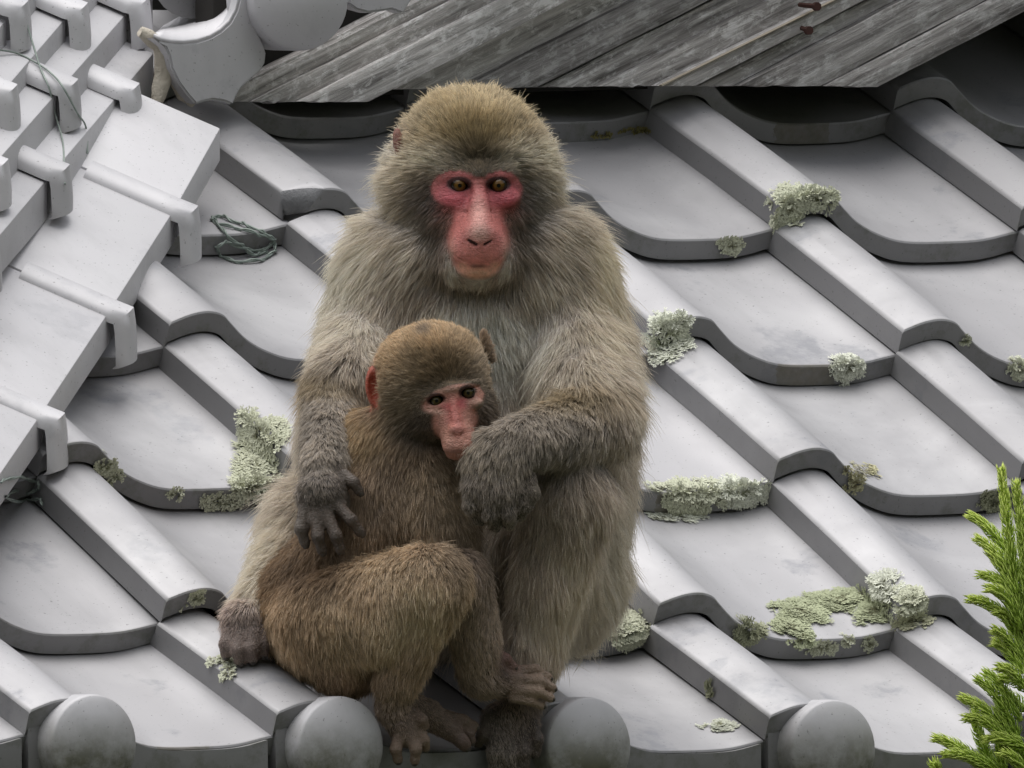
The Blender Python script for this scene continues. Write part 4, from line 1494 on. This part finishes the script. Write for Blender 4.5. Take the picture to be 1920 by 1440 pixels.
mo.ell((1030, 488, 420), (76, 80, 80), k=60, L=52, col=SH, flow=(0.45, 1, 0.1))
# arms
mo.cap((1068, 610, 420), (1112, 780, 630), 88, 74, k=35, L=66, col=SH, flow=(0.25, 1, 0.1))
mo.cap((1112, 800, 640), (968, 830, 855), 68, 46, k=22, L=30, col=FA, flow=(-0.25, 0.75, 0.3))
mo.cap((708, 610, 420), (650, 715, 600), 82, 62, k=35, L=52, col=SH, flow=(-0.22, 1, 0.1))
mo.cap((630, 742, 610), (608, 885, 815), 56, 41, k=22, L=26, col=FA, flow=(0, 1, 0.2))
# right hand (on the young one's back)
mo.ell((606, 935, 850), (50, 52, 34), rot=(-20, 0, 8), k=18, L=20, col=(128, 119, 108), flow=(0, 1, 0.1))
digit(mo, [(572, 955, 862), (564, 992, 874), (572, 1018, 868)], [15, 13.5, 11])
digit(mo, [(592, 965, 870), (596, 1006, 884), (604, 1032, 874)], [15, 13.5, 11])
digit(mo, [(612, 962, 872), (630, 1004, 886), (638, 1030, 876)], [15, 13.5, 11])
digit(mo, [(630, 944, 868), (658, 974, 884), (676, 998, 876)], [14, 13, 11])
digit(mo, [(645, 890, 850), (664, 905, 866), (674, 922, 864)], [14, 12.5, 10])
# left hand (closed, under the young one's chin)
mo.ell((930, 862, 872), (64, 58, 44), rot=(0, 0, 12), k=20, L=26, col=(142, 132, 116), flow=(-0.35, 1, 0.2))
mo.ell((925, 915, 878), (58, 44, 40), k=18, L=22, col=(128, 118, 104), flow=(-0.2, 1, 0.2))
digit(mo, [(885, 915, 892), (883, 948, 890), (898, 972, 868)], [20, 17, 14], L=16, col=(118, 108, 96), dens=1.0)
digit(mo, [(915, 930, 898), (918, 962, 893), (928, 984, 868)], [20, 17, 14], L=16, col=(118, 108, 96), dens=1.0)
digit(mo, [(946, 930, 894), (952, 962, 888), (955, 980, 866)], [19, 17, 14], L=16, col=(118, 108, 96), dens=1.0)
digit(mo, [(972, 915, 884), (980, 945, 878), (976, 965, 860)], [18, 15, 12], L=14, col=(118, 108, 96), dens=1.0)
digit(mo, [(990, 895, 872), (1000, 925, 880), (990, 950, 876)], [17, 15, 12], L=9, col=(120, 108, 92))
# left leg (folded, knee under the forearm)
mo.cap((985, 1080, 430), (1062, 930, 660), 112, 78, k=35, L=55, col=LG, flow=(0.2, 1, 0.1))
mo.cap((1066, 930, 665), (1000, 1225, 640), 76, 46, k=28, L=52, col=(150, 136, 118), flow=(0.05, 1, 0.1))
mo.cap((1000, 1225, 640), (980, 1300, 650), 42, 36, k=20, L=26, col=(92, 80, 70))
mo.ell((955, 1352, 655), (54, 40, 42), k=20, L=16, col=(112, 96, 86), flow=(0, 1, 0.2))
digit(mo, [(915, 1350, 680), (905, 1378, 690), (898, 1392, 680)], [17, 14, 11])
digit(mo, [(930, 1370, 685), (928, 1410, 698), (930, 1440, 690)], [19, 17, 14], L=16, col=(118, 108, 96), dens=1.0)
digit(mo, [(952, 1375, 685), (956, 1418, 698), (960, 1452, 690)], [19, 17, 14], L=16, col=(118, 108, 96), dens=1.0)
digit(mo, [(975, 1370, 680), (982, 1410, 694), (982, 1440, 686)], [18, 16, 13], L=10)
digit(mo, [(995, 1355, 670), (1006, 1388, 682), (1004, 1412, 676)], [17, 14, 11], L=10)
# right leg (behind the young one) and its foot
mo.cap((790, 1060, 460), (590, 985, 560), 110, 80, k=35, L=62, col=BK, flow=(-0.4, 1, 0))
mo.cap((588, 990, 560), (500, 1130, 700), 76, 50, k=25, L=50, col=(160, 148, 130), flow=(-0.5, 1, 0.1))
mo.ell((462, 1168, 745), (46, 44, 46), k=20, L=26, col=(140, 124, 114), flow=(-0.1, 1, 0.2))
digit(mo, [(436, 1178, 765), (424, 1208, 780), (424, 1226, 774)], [18, 15, 12], L=8, col=(122, 106, 98), dens=0.9)
digit(mo, [(452, 1186, 780), (446, 1218, 794), (450, 1238, 786)], [18, 16, 12], L=8, col=(122, 106, 98), dens=0.9)
digit(mo, [(474, 1184, 782), (472, 1214, 796), (474, 1234, 786)], [18, 15, 12], L=8, col=(122, 106, 98), dens=0.9)
digit(mo, [(492, 1176, 770), (496, 1204, 784), (494, 1224, 776)], [17, 14, 11], L=7, col=(118, 102, 94), dens=0.9)
digit(mo, [(500, 1180, 745), (514, 1208, 750), (516, 1228, 746)], [16, 14, 12], L=5, col=(60, 50, 46))
# head
mo.ell((884, 298, 470), (136, 128, 130), k=40, L=32, col=(150, 136, 104))
mo.ell((890, 378, 528), (104, 92, 76), k=30, L=30, col=(120, 112, 96))
mo.ell((806, 340, 470), (66, 84, 76), k=35, L=52, col=(140, 130, 110), flow=(-0.9, 0.9, -0.1))
mo.ell((955, 345, 470), (68, 84, 76), k=35, L=52, col=(140, 130, 110), flow=(0.9, 0.9, -0.1))
mo.cap((842, 327, 586), (896, 328, 602), 11, 14, k=22, L=13, col=(110, 100, 84))
mo.cap((896, 328, 602), (950, 327, 586), 14, 11, k=22, L=13, col=(110, 100, 84))
mo.ell((848, 374, 590), (32, 19, 15), rot=(0, -12, 8), k=14, L=0, col=(200, 70, 80), dens=0)
mo.ell((946, 374, 590), (32, 19, 15), rot=(0, 12, -8), k=14, L=0, col=(200, 70, 80), dens=0)
mo.ell((897, 452, 590), (51, 62, 72), k=26, L=0, col=(205, 110, 100), dens=0.15)
mo.cap((897, 338, 606), (899, 380, 622), 9, 11, k=12, L=0, dens=0)
mo.cap((899, 380, 618), (900, 430, 650), 14, 20, k=22, L=0, dens=0)
mo.ell((900, 438, 658), (24, 13, 11), k=16, L=0, dens=0)
mo.ell((881, 445, 648), (10, 9, 10), k=7, L=0, dens=0)
mo.ell((919, 445, 648), (10, 9, 10), k=7, L=0, dens=0)
mo.ell((898, 468, 628), (50, 36, 32), k=30, L=0, dens=0)
mo.ell((897, 510, 614), (36, 18, 30), k=18, L=0, dens=0.3)
mo.ell((893, 478, 545), (74, 56, 60), k=30, L=30, col=(110, 102, 86), flow=(0, 1, -0.3))
# openings
mo.ell((861, 349, 612), (19, 8.0, 26), rot=(0, 0, 2), k=4, sub=True)
mo.ell((934, 349, 612), (19, 8.0, 26), rot=(0, 0, -2), k=4, sub=True)
mo.scap((877, 451, 666), (892, 460, 668), 1.8, 3.4, 3)
mo.scap((922, 452, 666), (909, 460, 668), 1.4, 2.8, 3)
mp_ = [(852, 477, 640), (868, 490, 652), (885, 497, 657), (898, 499, 658), (911, 497, 657), (928, 490, 652), (944, 477, 640)]
for p_, q_ in zip(mp_[:-1], mp_[1:]):
    mo.scap(p_, q_, 1.3, 1.3, 3)
for sx_, ox in ((1, 0), (-1, 1795)):
    X_ = lambda x: ox + sx_ * x
    mo.scap((X_(832), 362, 606), (X_(860), 367, 613), 1.5, 3.0, 4)
    mo.scap((X_(860), 367, 613), (X_(884), 361, 617), 3.0, 1.5, 4)
    mo.scap((X_(838), 380, 606), (X_(866), 384, 612), 1.0, 2.4, 4)
    mo.scap((X_(866), 384, 612), (X_(886), 376, 620), 2.4, 1.2, 4)
    mo.scap((X_(842), 396, 604), (X_(876), 398, 616), 1.5, 2.6, 6)
    mo.scap((X_(876), 400, 622), (X_(874), 436, 640), 2.0, 2.4, 6)
mo.scap((884, 336, 618), (911, 336, 618), 1.6, 1.6, 4)
# ear
mo.ell((747, 270, 520), (11, 34, 10), rot=(0, 25, -6), k=6, L=4, col=(150, 120, 105), dens=0.3)

FACE_M = [(853, 353, 43, 31), (940, 353, 36, 31), (896, 362, 40, 27), (897, 400, 45, 50), (897, 448, 54, 52), (896, 482, 46, 37)]
def face_d(P, shapes, cmin):
    """<1 inside bare skin"""
    q = np.full(len(P), 9.0)
    for x, y, rx, ry in shapes:
        q = np.minimum(q, np.sqrt(((P[:, 0] - x) / rx) ** 2 + ((P[:, 1] - y) / ry) ** 2))
    return np.where(P[:, 2] > cmin, q, 9.0)

MB = [  # large coat markings, with shade painted into the creases beside the jaw
    (885, 215, 130, 70, (160, 142, 92), 0.8), (892, 262, 75, 42, (130, 110, 50), 0.85, 480), (894, 300, 42, 26, (88, 74, 44), 0.85, 520),
    (820, 300, 46, 26, (170, 164, 146), 0.75, 500), (965, 296, 40, 24, (170, 164, 146), 0.75, 500),
    (805, 372, 26, 48, (84, 78, 70), 0.8, 520), (990, 368, 22, 50, (80, 74, 66), 0.8, 520), (816, 446, 26, 40, (66, 59, 50), 0.75, 500), (976, 438, 26, 42, (66, 59, 50), 0.75, 500), (735, 320, 40, 90, (196, 188, 172), 0.6), (1025, 320, 36, 90, (190, 182, 166), 0.6), (780, 480, 50, 40, (170, 162, 146), 0.5), (1010, 470, 50, 40, (166, 156, 138), 0.5),
    (890, 560, 150, 30, (122, 108, 88), 0.6), (895, 630, 130, 70, (232, 227, 218), 0.85), (1000, 640, 70, 90, (186, 178, 162), 0.5),
    (600, 715, 80, 30, (128, 110, 66), 0.7), (1070, 740, 120, 34, (134, 116, 68), 0.75), (1130, 560, 60, 120, (186, 172, 140), 0.4),
    (1190, 900, 60, 300, (186, 172, 156), 0.5), (480, 1000, 60, 120, (186, 176, 160), 0.7), (650, 480, 70, 150, (206, 198, 182), 0.6), (1130, 470, 50, 90, (206, 190, 156), 0.55),
    (1080, 1120, 50, 90, (170, 154, 132), 0.6), (990, 1010, 40, 110, (108, 98, 86), 0.5), (970, 1180, 35, 70, (128, 118, 106), 0.5),
    (885, 520, 70, 24, (150, 142, 126), 0.6, 560), (897, 538, 60, 18, (205, 200, 188), 0.8, 560), (845, 500, 14, 40, (205, 200, 188), 0.7, 560), (950, 500, 14, 40, (205, 200, 188), 0.7, 560)]
def coat_tone(C, k, sat=0.56, tint=(1.025, 0.985, 0.97)):
    g = C @ np.array([0.3, 0.55, 0.15])
    return (g[:, None] * (1 - sat) + C * sat) * k * np.array(tint)

def coat_mother(P):
    q = face_d(P, FACE_M, 500)
    m = np.clip((q - 1.0) / 0.45, 0, 1)
    m = np.where(q < 1.0, 0.0, 0.4 + 0.6 * m)
    # thin chin and lip hair
    lip = (P[:, 2] > 560) & (P[:, 1] > 486) & (P[:, 1] < 545) & (np.abs(P[:, 0] - 896) < 62)
    m = np.where(lip & (q > 0.94), np.maximum(m, 0.75), m)
    side = np.clip((np.abs(P[:, 0] - 884) - 95) / 30, 0, 1) * np.clip(1 - np.abs(P[:, 1] - 320) / 130, 0, 1)
    m = m * (1 + 0.45 * side)
    earz = np.hypot((P[:, 0] - 738) / 34, (P[:, 1] - 270) / 48)
    m = np.where((earz < 1) & (P[:, 2] > 488), m * 0.4, m)
    dens = np.ones(len(P))
    head = (P[:, 1] < 470)
    dens = np.where(head, 1.7, dens)
    dens = np.where(lip, 3.0, dens)
    dens = np.where(P[:, 2] < 300, 0.35, dens)
    def cf(C): return coat_tone(blob(P, MB, C), 1.95 * (1 + 0.30 * np.clip((P[:, 1] - 850) / 250, 0, 1) + 0.5 * np.clip((P[:, 1] - 900) / 200, 0, 1) * np.clip((P[:, 0] - 920) / 60, 0, 1))[:, None])  # lower coat and leg brightened in colour, making up for missing low light
    def ff(Fh):
        # head hair radiates away from the brow
        rad = P - np.array([896, 345, 600.0]); rad /= np.linalg.norm(rad, axis=1)[:, None] + 1e-6
        w = np.clip((430 - P[:, 1]) / 90, 0, 1)[:, None] * np.clip((P[:, 2] - 300) / 60, 0, 1)[:, None]
        w2 = (np.clip((545 - P[:, 1]) / 60, 0, 1) * np.clip((P[:, 2] - 470) / 40, 0, 1))[:, None]
        w = np.maximum(w, w2 * 0.9)
        return Fh * (1 - w) + (rad + np.array([0, 0.10, 0])) * w * 1.0
    lift = np.full(len(P), 0.55)
    lift = np.where(P[:, 1] < 420, 0.75, lift)
    lift = np.where(q < 1.5, 0.5, lift)
    return m, dens, cf, ff, lift
def skin_mother(P, C, L):
    base = blob(P, MB, C) * (0.55 + 0.5 * np.clip((9 - L) / 5, 0, 1))[:, None]
    q = face_d(P, FACE_M, 480)
    f = np.clip((1.22 - q) / 0.25, 0, 1)[:, None]
    face = np.tile(lin(190, 108, 98), (len(P), 1))
    face = blob(P, [(850, 362, 44, 34, (172, 62, 74), 0.9), (946, 362, 42, 34, (172, 62, 74), 0.9), (850, 378, 30, 14, (214, 84, 100), 0.5), (946, 378, 30, 14, (214, 84, 100), 0.5),
                    (896, 322, 70, 12, (168, 70, 72), 0.8), (898, 405, 16, 36, (214, 150, 136), 0.75), (900, 438, 26, 16, (206, 156, 140), 0.8),
                    (862, 430, 22, 40, (192, 96, 88), 0.6), (934, 430, 20, 40, (192, 96, 88), 0.6), (898, 476, 40, 18, (208, 118, 104), 0.7),
                    (896, 514, 40, 14, (214, 158, 124), 0.9), (866, 500, 12, 10, (214, 158, 124), 0.6), (930, 500, 12, 10, (214, 158, 124), 0.6), (898, 499, 16, 3.5, (80, 48, 40), 0.7), (845, 480, 12, 40, (190, 130, 112), 0.6), (950, 480, 12, 40, (190, 130, 112), 0.6)], face)
    rim = np.minimum(np.sqrt(((P[:, 0] - 861) / 23) ** 2 + ((P[:, 1] - 345) / 13.5) ** 2), np.sqrt(((P[:, 0] - 934) / 23) ** 2 + ((P[:, 1] - 345) / 13.5) ** 2))
    rw = np.where(P[:, 2] > 520, np.clip((1.16 - rim) / 0.22, 0, 1), 0)[:, None] * 0.9
    face = face * (1 - rw) + lin(48, 26, 26) * rw
    def seg(ax, ay, bx, by):
        t_ = np.clip(((P[:, 0] - ax) * (bx - ax) + (P[:, 1] - ay) * (by - ay)) / ((bx - ax) ** 2 + (by - ay) ** 2), 0, 1)
        return np.hypot(P[:, 0] - ax - t_ * (bx - ax), P[:, 1] - ay - t_ * (by - ay))
    nos = np.minimum(seg(879, 450, 893, 458), seg(921, 451, 908, 458) + 0.8)
    nw = (np.clip((3.4 - nos) / 1.5, 0, 1) * (P[:, 2] > 600))[:, None]
    face = face * (1 - nw) + lin(52, 22, 22) * nw
    face = coat_tone(face, (1.2 + 0.35 * np.clip((P[:, 1] - 440) / 60, 0, 1))[:, None], 0.82, (1.0, 0.99, 1.0))  # lower face painted brighter to offset its shade
    out = base * (1 - f) + face * f
    # bare dark hands and feet; ear
    ear = ((P[:, 0] < 760) & (P[:, 1] > 230) & (P[:, 1] < 312) & (P[:, 2] > 505))[:, None]
    out = np.where(ear, lin(150, 104, 92), out)
    return np.clip(out, 0.004, 0.9)

# ---------------------------------------------------------------- the young one
yo = Body()
YB = (122, 100, 72); YF = (138, 120, 88); YD = (98, 82, 66); YH = (140, 116, 74)
yo.ell((606, 1145, 735), (120, 124, 100), k=40, L=30, col=(124, 100, 64), flow=(-0.2, 1, 0.1))
yo.cap((625, 1120, 730), (690, 960, 735), 106, 96, k=40, L=30, col=YB, flow=(0, 1, 0.1))
yo.cap((690, 960, 735), (765, 850, 740), 96, 76, k=40, L=32, col=YB, flow=(-0.05, 1, 0.1))
yo.ell((790, 950, 745), (86, 120, 84), k=40, L=34, col=YF, flow=(0.05, 1, 0.1))
yo.ell((715, 830, 730), (72, 70, 72), k=40, L=32, col=YH, flow=(-0.2, 1, 0.1))
yo.ell((650, 1212, 790), (96, 84, 82), k=35, L=28, col=(128, 104, 72), flow=(0.1, 1, 0.1))
yo.ell((842, 1010, 735), (52, 90, 70), k=30, L=32, col=YD)
# near leg, folded
yo.cap((606, 1165, 800), (800, 1098, 912), 96, 74, k=14, L=30, col=(146, 126, 92), flow=(0.15, 0.9, 0.2))
yo.ell((715, 1152, 872), (118, 88, 72), rot=(0, -18, -14), k=22, L=34, col=(150, 130, 96), flow=(-0.1, 1, 0.2))
yo.cap((812, 1096, 908), (745, 1270, 850), 66, 40, k=14, L=28, col=(134, 112, 80), flow=(-0.3, 1, 0))
yo.cap((745, 1270, 850), (738, 1325, 830), 37, 31, k=15, L=16, col=(128, 109, 90))
yo.cap((738, 1325, 830), (762, 1372, 822), 30, 31, k=12, L=12, col=(126, 107, 90))
digit(yo, [(748, 1380, 836), (742, 1405, 846), (746, 1424, 838)], [14, 12.5, 10], L=5, col=(120, 102, 88))
digit(yo, [(770, 1384, 838), (780, 1404, 846), (778, 1426, 838)], [14, 12.5, 10], L=5, col=(120, 102, 88))
digit(yo, [(786, 1372, 826), (796, 1388, 832), (798, 1402, 822)], [13, 11, 9], L=5, col=(120, 102, 88))
digit(yo, [(772, 1336, 830), (790, 1350, 836), (796, 1362, 830)], [15, 13, 10], L=6, col=(110, 92, 78))
# second small foot beside it
yo.cap((752, 1318, 790), (800, 1340, 770), 30, 28, k=14, L=9, col=(118, 100, 84))
yo.cap((800, 1340, 770), (848, 1372, 762), 27, 20, k=10, L=8, col=(120, 102, 86))
digit(yo, [(848, 1372, 762), (866, 1390, 765), (872, 1398, 762)], [18, 15, 12], L=5, col=(92, 76, 68))
digit(yo, [(830, 1345, 755), (868, 1352, 745), (888, 1362, 735)], [18, 14, 11], L=7, col=(100, 84, 70))
digit(yo, [(862, 1360, 745), (880, 1376, 742), (884, 1390, 738)], [12, 11, 9], L=4, col=(88, 72, 64))
# far leg: shin and foot resting on the mother's foot
yo.cap((800, 1090, 800), (862, 1085, 830), 70, 52, k=25, L=26, col=YD, flow=(0, 1, 0))
yo.cap((866, 1095, 825), (905, 1262, 735), 52, 42, k=16, L=22, col=(132, 116, 98), flow=(0.1, 1, 0))
yo.cap((905, 1262, 735), (975, 1280, 712), 40, 30, k=14, L=14, col=(124, 107, 93), flow=(1, 0.3, 0))
digit(yo, [(968, 1258, 726), (1004, 1255, 728), (1028, 1270, 716)], [13, 11, 9], L=5, col=(138, 118, 103))
digit(yo, [(972, 1275, 736), (1012, 1276, 738), (1036, 1290, 724)], [13, 11, 9], L=5, col=(138, 118, 103))
digit(yo, [(970, 1293, 740), (1010, 1297, 742), (1032, 1309, 728)], [13, 11, 9], L=5, col=(142, 122, 106))
digit(yo, [(962, 1308, 738), (996, 1315, 738), (1016, 1324, 726)], [12, 10, 8], L=5, col=(142, 122, 106))
digit(yo, [(930, 1226, 740), (948, 1236, 748), (962, 1250, 742)], [15, 12, 9], L=3, col=(104, 76, 70))
# head
yo.ell((806, 706, 770), (106, 100, 102), rot=(0, 0, -12), k=30, L=20, col=YH)
yo.ell((838, 762, 815), (70, 60, 58), rot=(0, 0, -12), k=26, L=20, col=(116, 104, 84))
yo.ell((762, 785, 765), (56, 54, 54), k=30, L=28, col=(116, 102, 80), flow=(-0.7, 0.9, 0))
yo.ell((880, 775, 780), (44, 52, 52), k=30, L=24, col=(104, 92, 76), flow=(0.6, 0.9, 0))
yo.cap((798, 742, 864), (846, 731, 876), 8, 9, k=14, L=7, col=(88, 74, 56))
yo.cap((846, 731, 876), (894, 718, 864), 9, 8, k=14, L=7, col=(88, 74, 56))
yo.cap((850, 775, 850), (860, 825, 868), 32, 33, k=22, L=0, col=(190, 130, 112), dens=0.1)
yo.cap((849, 746, 878), (855, 786, 890), 6, 8, k=10, L=0, dens=0)
yo.ell((857, 806, 894), (15, 13, 11), k=10, L=0, dens=0)
yo.ell((863, 838, 886), (30, 17, 18), rot=(0, 0, -6), k=14, L=0, dens=0)
yo.ell((862, 851, 872), (24, 11, 18), rot=(0, 0, -6), k=9, L=0, dens=0.2)
yo.ell((812, 772, 858), (20, 12, 12), k=10, L=0, dens=0)
yo.ell((890, 756, 858), (17, 12, 12), k=10, L=0, dens=0)
yo.ell((818, 751, 876), (15.0, 8.6, 20), rot=(0, 0, -16), k=4, sub=True)
yo.ell((877, 736, 876), (14.0, 8.6, 20), rot=(0, 0, -18), k=4, sub=True)
yo.scap((846, 808, 906), (854, 818, 902), 1.2, 2.4, 3)
yo.scap((874, 803, 904), (864, 817, 902), 1.0, 2.2, 3)
yo.scap((836, 838, 884), (862, 848, 896), 1.0, 1.8, 3)
yo.scap((862, 848, 896), (886, 838, 884), 1.8, 1.0, 3)
yo.scap((800, 768, 868), (834, 768, 878), 1.0, 1.6, 3)
# ears
yo.ell((706, 727, 780), (21, 42, 14), rot=(0, 14, -6), k=7, L=3, col=(170, 96, 78), dens=0.25)
yo.ell((702, 729, 796), (13, 31, 14), rot=(0, 14, -6), k=5, sub=True)
yo.ell((914, 650, 748), (7, 34, 12), rot=(0, -30, -18), k=9, L=10, col=(124, 98, 74), dens=1.2)

FACE_Y_ = [(848, 748, 54, 25), (855, 790, 38, 42), (860, 828, 38, 32)]
def face_y(P):
    # follow the tilt of the head
    a = math.radians(-13); Q = P.copy()
    x = P[:, 0] - 850; y = P[:, 1] - 745
    q = np.full(len(P), 9.0)
    xr = x * math.cos(a) + y * math.sin(a); yr = -x * math.sin(a) + y * math.cos(a)
    q = np.minimum(q, np.sqrt((xr / 56) ** 2 + ((yr - 4) / 24) ** 2))
    q = np.minimum(q, np.sqrt(((P[:, 0] - 853) / 40) ** 2 + ((P[:, 1] - 792) / 44) ** 2))
    q = np.minimum(q, np.sqrt(((P[:, 0] - 861) / 40) ** 2 + ((P[:, 1] - 830) / 34) ** 2))
    return np.where(P[:, 2] > 815, q, 9.0)
YBL = [(800, 640, 110, 50, (160, 132, 84), 0.7), (838, 690, 62, 40, (98, 80, 46), 0.85, 790), (780, 690, 30, 50, (120, 104, 72), 0.4), (800, 625, 16, 14, (104, 90, 74), 0.8),
       (905, 690, 34, 40, (140, 126, 104), 0.6), (755, 745, 44, 40, (134, 120, 96), 0.6), (790, 800, 40, 34, (70, 60, 50), 0.8), (905, 770, 24, 40, (84, 74, 62), 0.6),
       (820, 728, 50, 12, (92, 80, 60), 0.6, 820), (545, 1050, 70, 150, (112, 86, 48), 0.65), (590, 1075, 95, 42, (86, 64, 36), 0.75), (770, 1140, 70, 66, (176, 156, 122), 0.75), (690, 1120, 40, 30, (112, 90, 60), 0.4),
       (560, 1200, 50, 70, (116, 94, 62), 0.5), (680, 800, 50, 60, (142, 120, 76), 0.6), (800, 960, 90, 80, (146, 128, 104), 0.6), (720, 930, 50, 70, (112, 94, 70), 0.5),
       (650, 1270, 70, 26, (120, 92, 60), 0.6), (850, 1040, 26, 50, (92, 76, 60), 0.5)]
def coat_young(P):
    q = face_y(P)
    m = np.clip((q - 1.0) / 0.5, 0, 1)
    m = np.where(q < 1.0, 0.0, 0.35 + 0.65 * m)
    chin = (P[:, 2] > 840) & (P[:, 1] > 842) & (P[:, 1] < 872) & (q > 0.9)
    m = np.where(chin, np.maximum(m, 0.3), m)
    inner = (np.abs(P[:, 0] - 703) < 18) & (np.abs(P[:, 1] - 728) < 36)
    m = np.where(inner, m * 0.5, m)
    dens = np.where(P[:, 1] < 830, 1.7, 1.0)
    dens = np.where(P[:, 2] < 640, 0.35, dens)
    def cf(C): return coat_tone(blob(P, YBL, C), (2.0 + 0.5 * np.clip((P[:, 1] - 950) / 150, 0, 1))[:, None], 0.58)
    def ff(Fh):
        rad = P - np.array([850, 752, 870.0]); rad /= np.linalg.norm(rad, axis=1)[:, None] + 1e-6
        w = np.clip((800 - P[:, 1]) / 60, 0, 1)[:, None] * np.clip((P[:, 2] - 640) / 50, 0, 1)[:, None]
        w2 = (np.clip((860 - P[:, 1]) / 40, 0, 1) * np.clip((P[:, 2] - 800) / 40, 0, 1))[:, None]
        w = np.maximum(w, w2 * 0.9)
        return Fh * (1 - w) + (rad + np.array([0, 0.06, 0])) * w
    lift = np.where(P[:, 1] < 800, 0.6, 0.45)
    return m, dens, cf, ff, lift
def skin_young(P, C, L):
    base = blob(P, YBL, C) * (0.6 + 0.9 * np.clip((8 - L) / 5, 0, 1))[:, None]
    q = face_y(P)
    f = np.clip((1.2 - q) / 0.22, 0, 1)[:, None]
    face = np.tile(lin(196, 136, 118), (len(P), 1))
    face = blob(P, [(852, 776, 18, 34, (206, 112, 104), 0.8), (836, 764, 12, 10, (190, 76, 78), 0.7), (868, 756, 12, 10, (200, 70, 84), 0.8), (857, 806, 18, 14, (206, 124, 112), 0.6),
                    (816, 772, 22, 8, (214, 170, 150), 0.6), (890, 756, 20, 8, (214, 170, 150), 0.6), (862, 846, 26, 4, (120, 76, 66), 0.5), (846, 731, 50, 7, (150, 118, 96), 0.7),
                    (838, 820, 14, 24, (204, 150, 130), 0.5), (862, 856, 26, 8, (190, 132, 116), 0.6)], face)
    rim = np.minimum(np.sqrt(((P[:, 0] - 818) / 18) ** 2 + ((P[:, 1] - 750) / 13.5) ** 2), np.sqrt(((P[:, 0] - 877) / 17) ** 2 + ((P[:, 1] - 735) / 13.5) ** 2))
    upper = np.clip((748 - (P[:, 0] - 850) * 0.23 - P[:, 1]) / 8 + 0.35, 0.12, 1)
    rw = (np.where(P[:, 2] > 820, np.clip((1.12 - rim) / 0.2, 0, 1), 0) * upper)[:, None] * 0.85
    face = face * (1 - rw) + lin(56, 34, 30) * rw
    face = coat_tone(face, 0.95, 0.9, (1.0, 0.97, 0.95))
    out = base * (1 - f) + face * f
    ear = ((P[:, 0] < 726) & (P[:, 1] > 680) & (P[:, 1] < 772) & (P[:, 2] > 735))[:, None]
    out = np.where(ear, lin(176, 84, 62), out)
    return np.clip(out, 0.004, 0.9)
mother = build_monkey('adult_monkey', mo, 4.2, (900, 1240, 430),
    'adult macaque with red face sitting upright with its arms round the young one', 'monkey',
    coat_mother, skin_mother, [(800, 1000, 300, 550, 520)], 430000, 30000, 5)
M_EYE_A = eye_material('amber_eye', (128, 92, 34), (0.012, 0.008, 0.006))
eyeball(mother, (861, 347, 590), 17.5, (0.06, 0.05, 1), M_EYE_A)
eyeball(mother, (934, 347, 590), 17.5, (0.06, 0.05, 1), M_EYE_A)

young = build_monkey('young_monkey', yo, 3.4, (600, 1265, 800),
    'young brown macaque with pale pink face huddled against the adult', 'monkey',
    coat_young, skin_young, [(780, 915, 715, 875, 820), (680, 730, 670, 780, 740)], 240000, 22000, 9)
M_EYE_Y = eye_material('olive_eye', (96, 84, 44), (0.012, 0.010, 0.008))
eyeball(young, (818, 751.5, 858), 14.5, (0.05, 0.03, 1), M_EYE_Y)
eyeball(young, (877, 736.5, 858), 14.0, (0.05, 0.03, 1), M_EYE_Y)
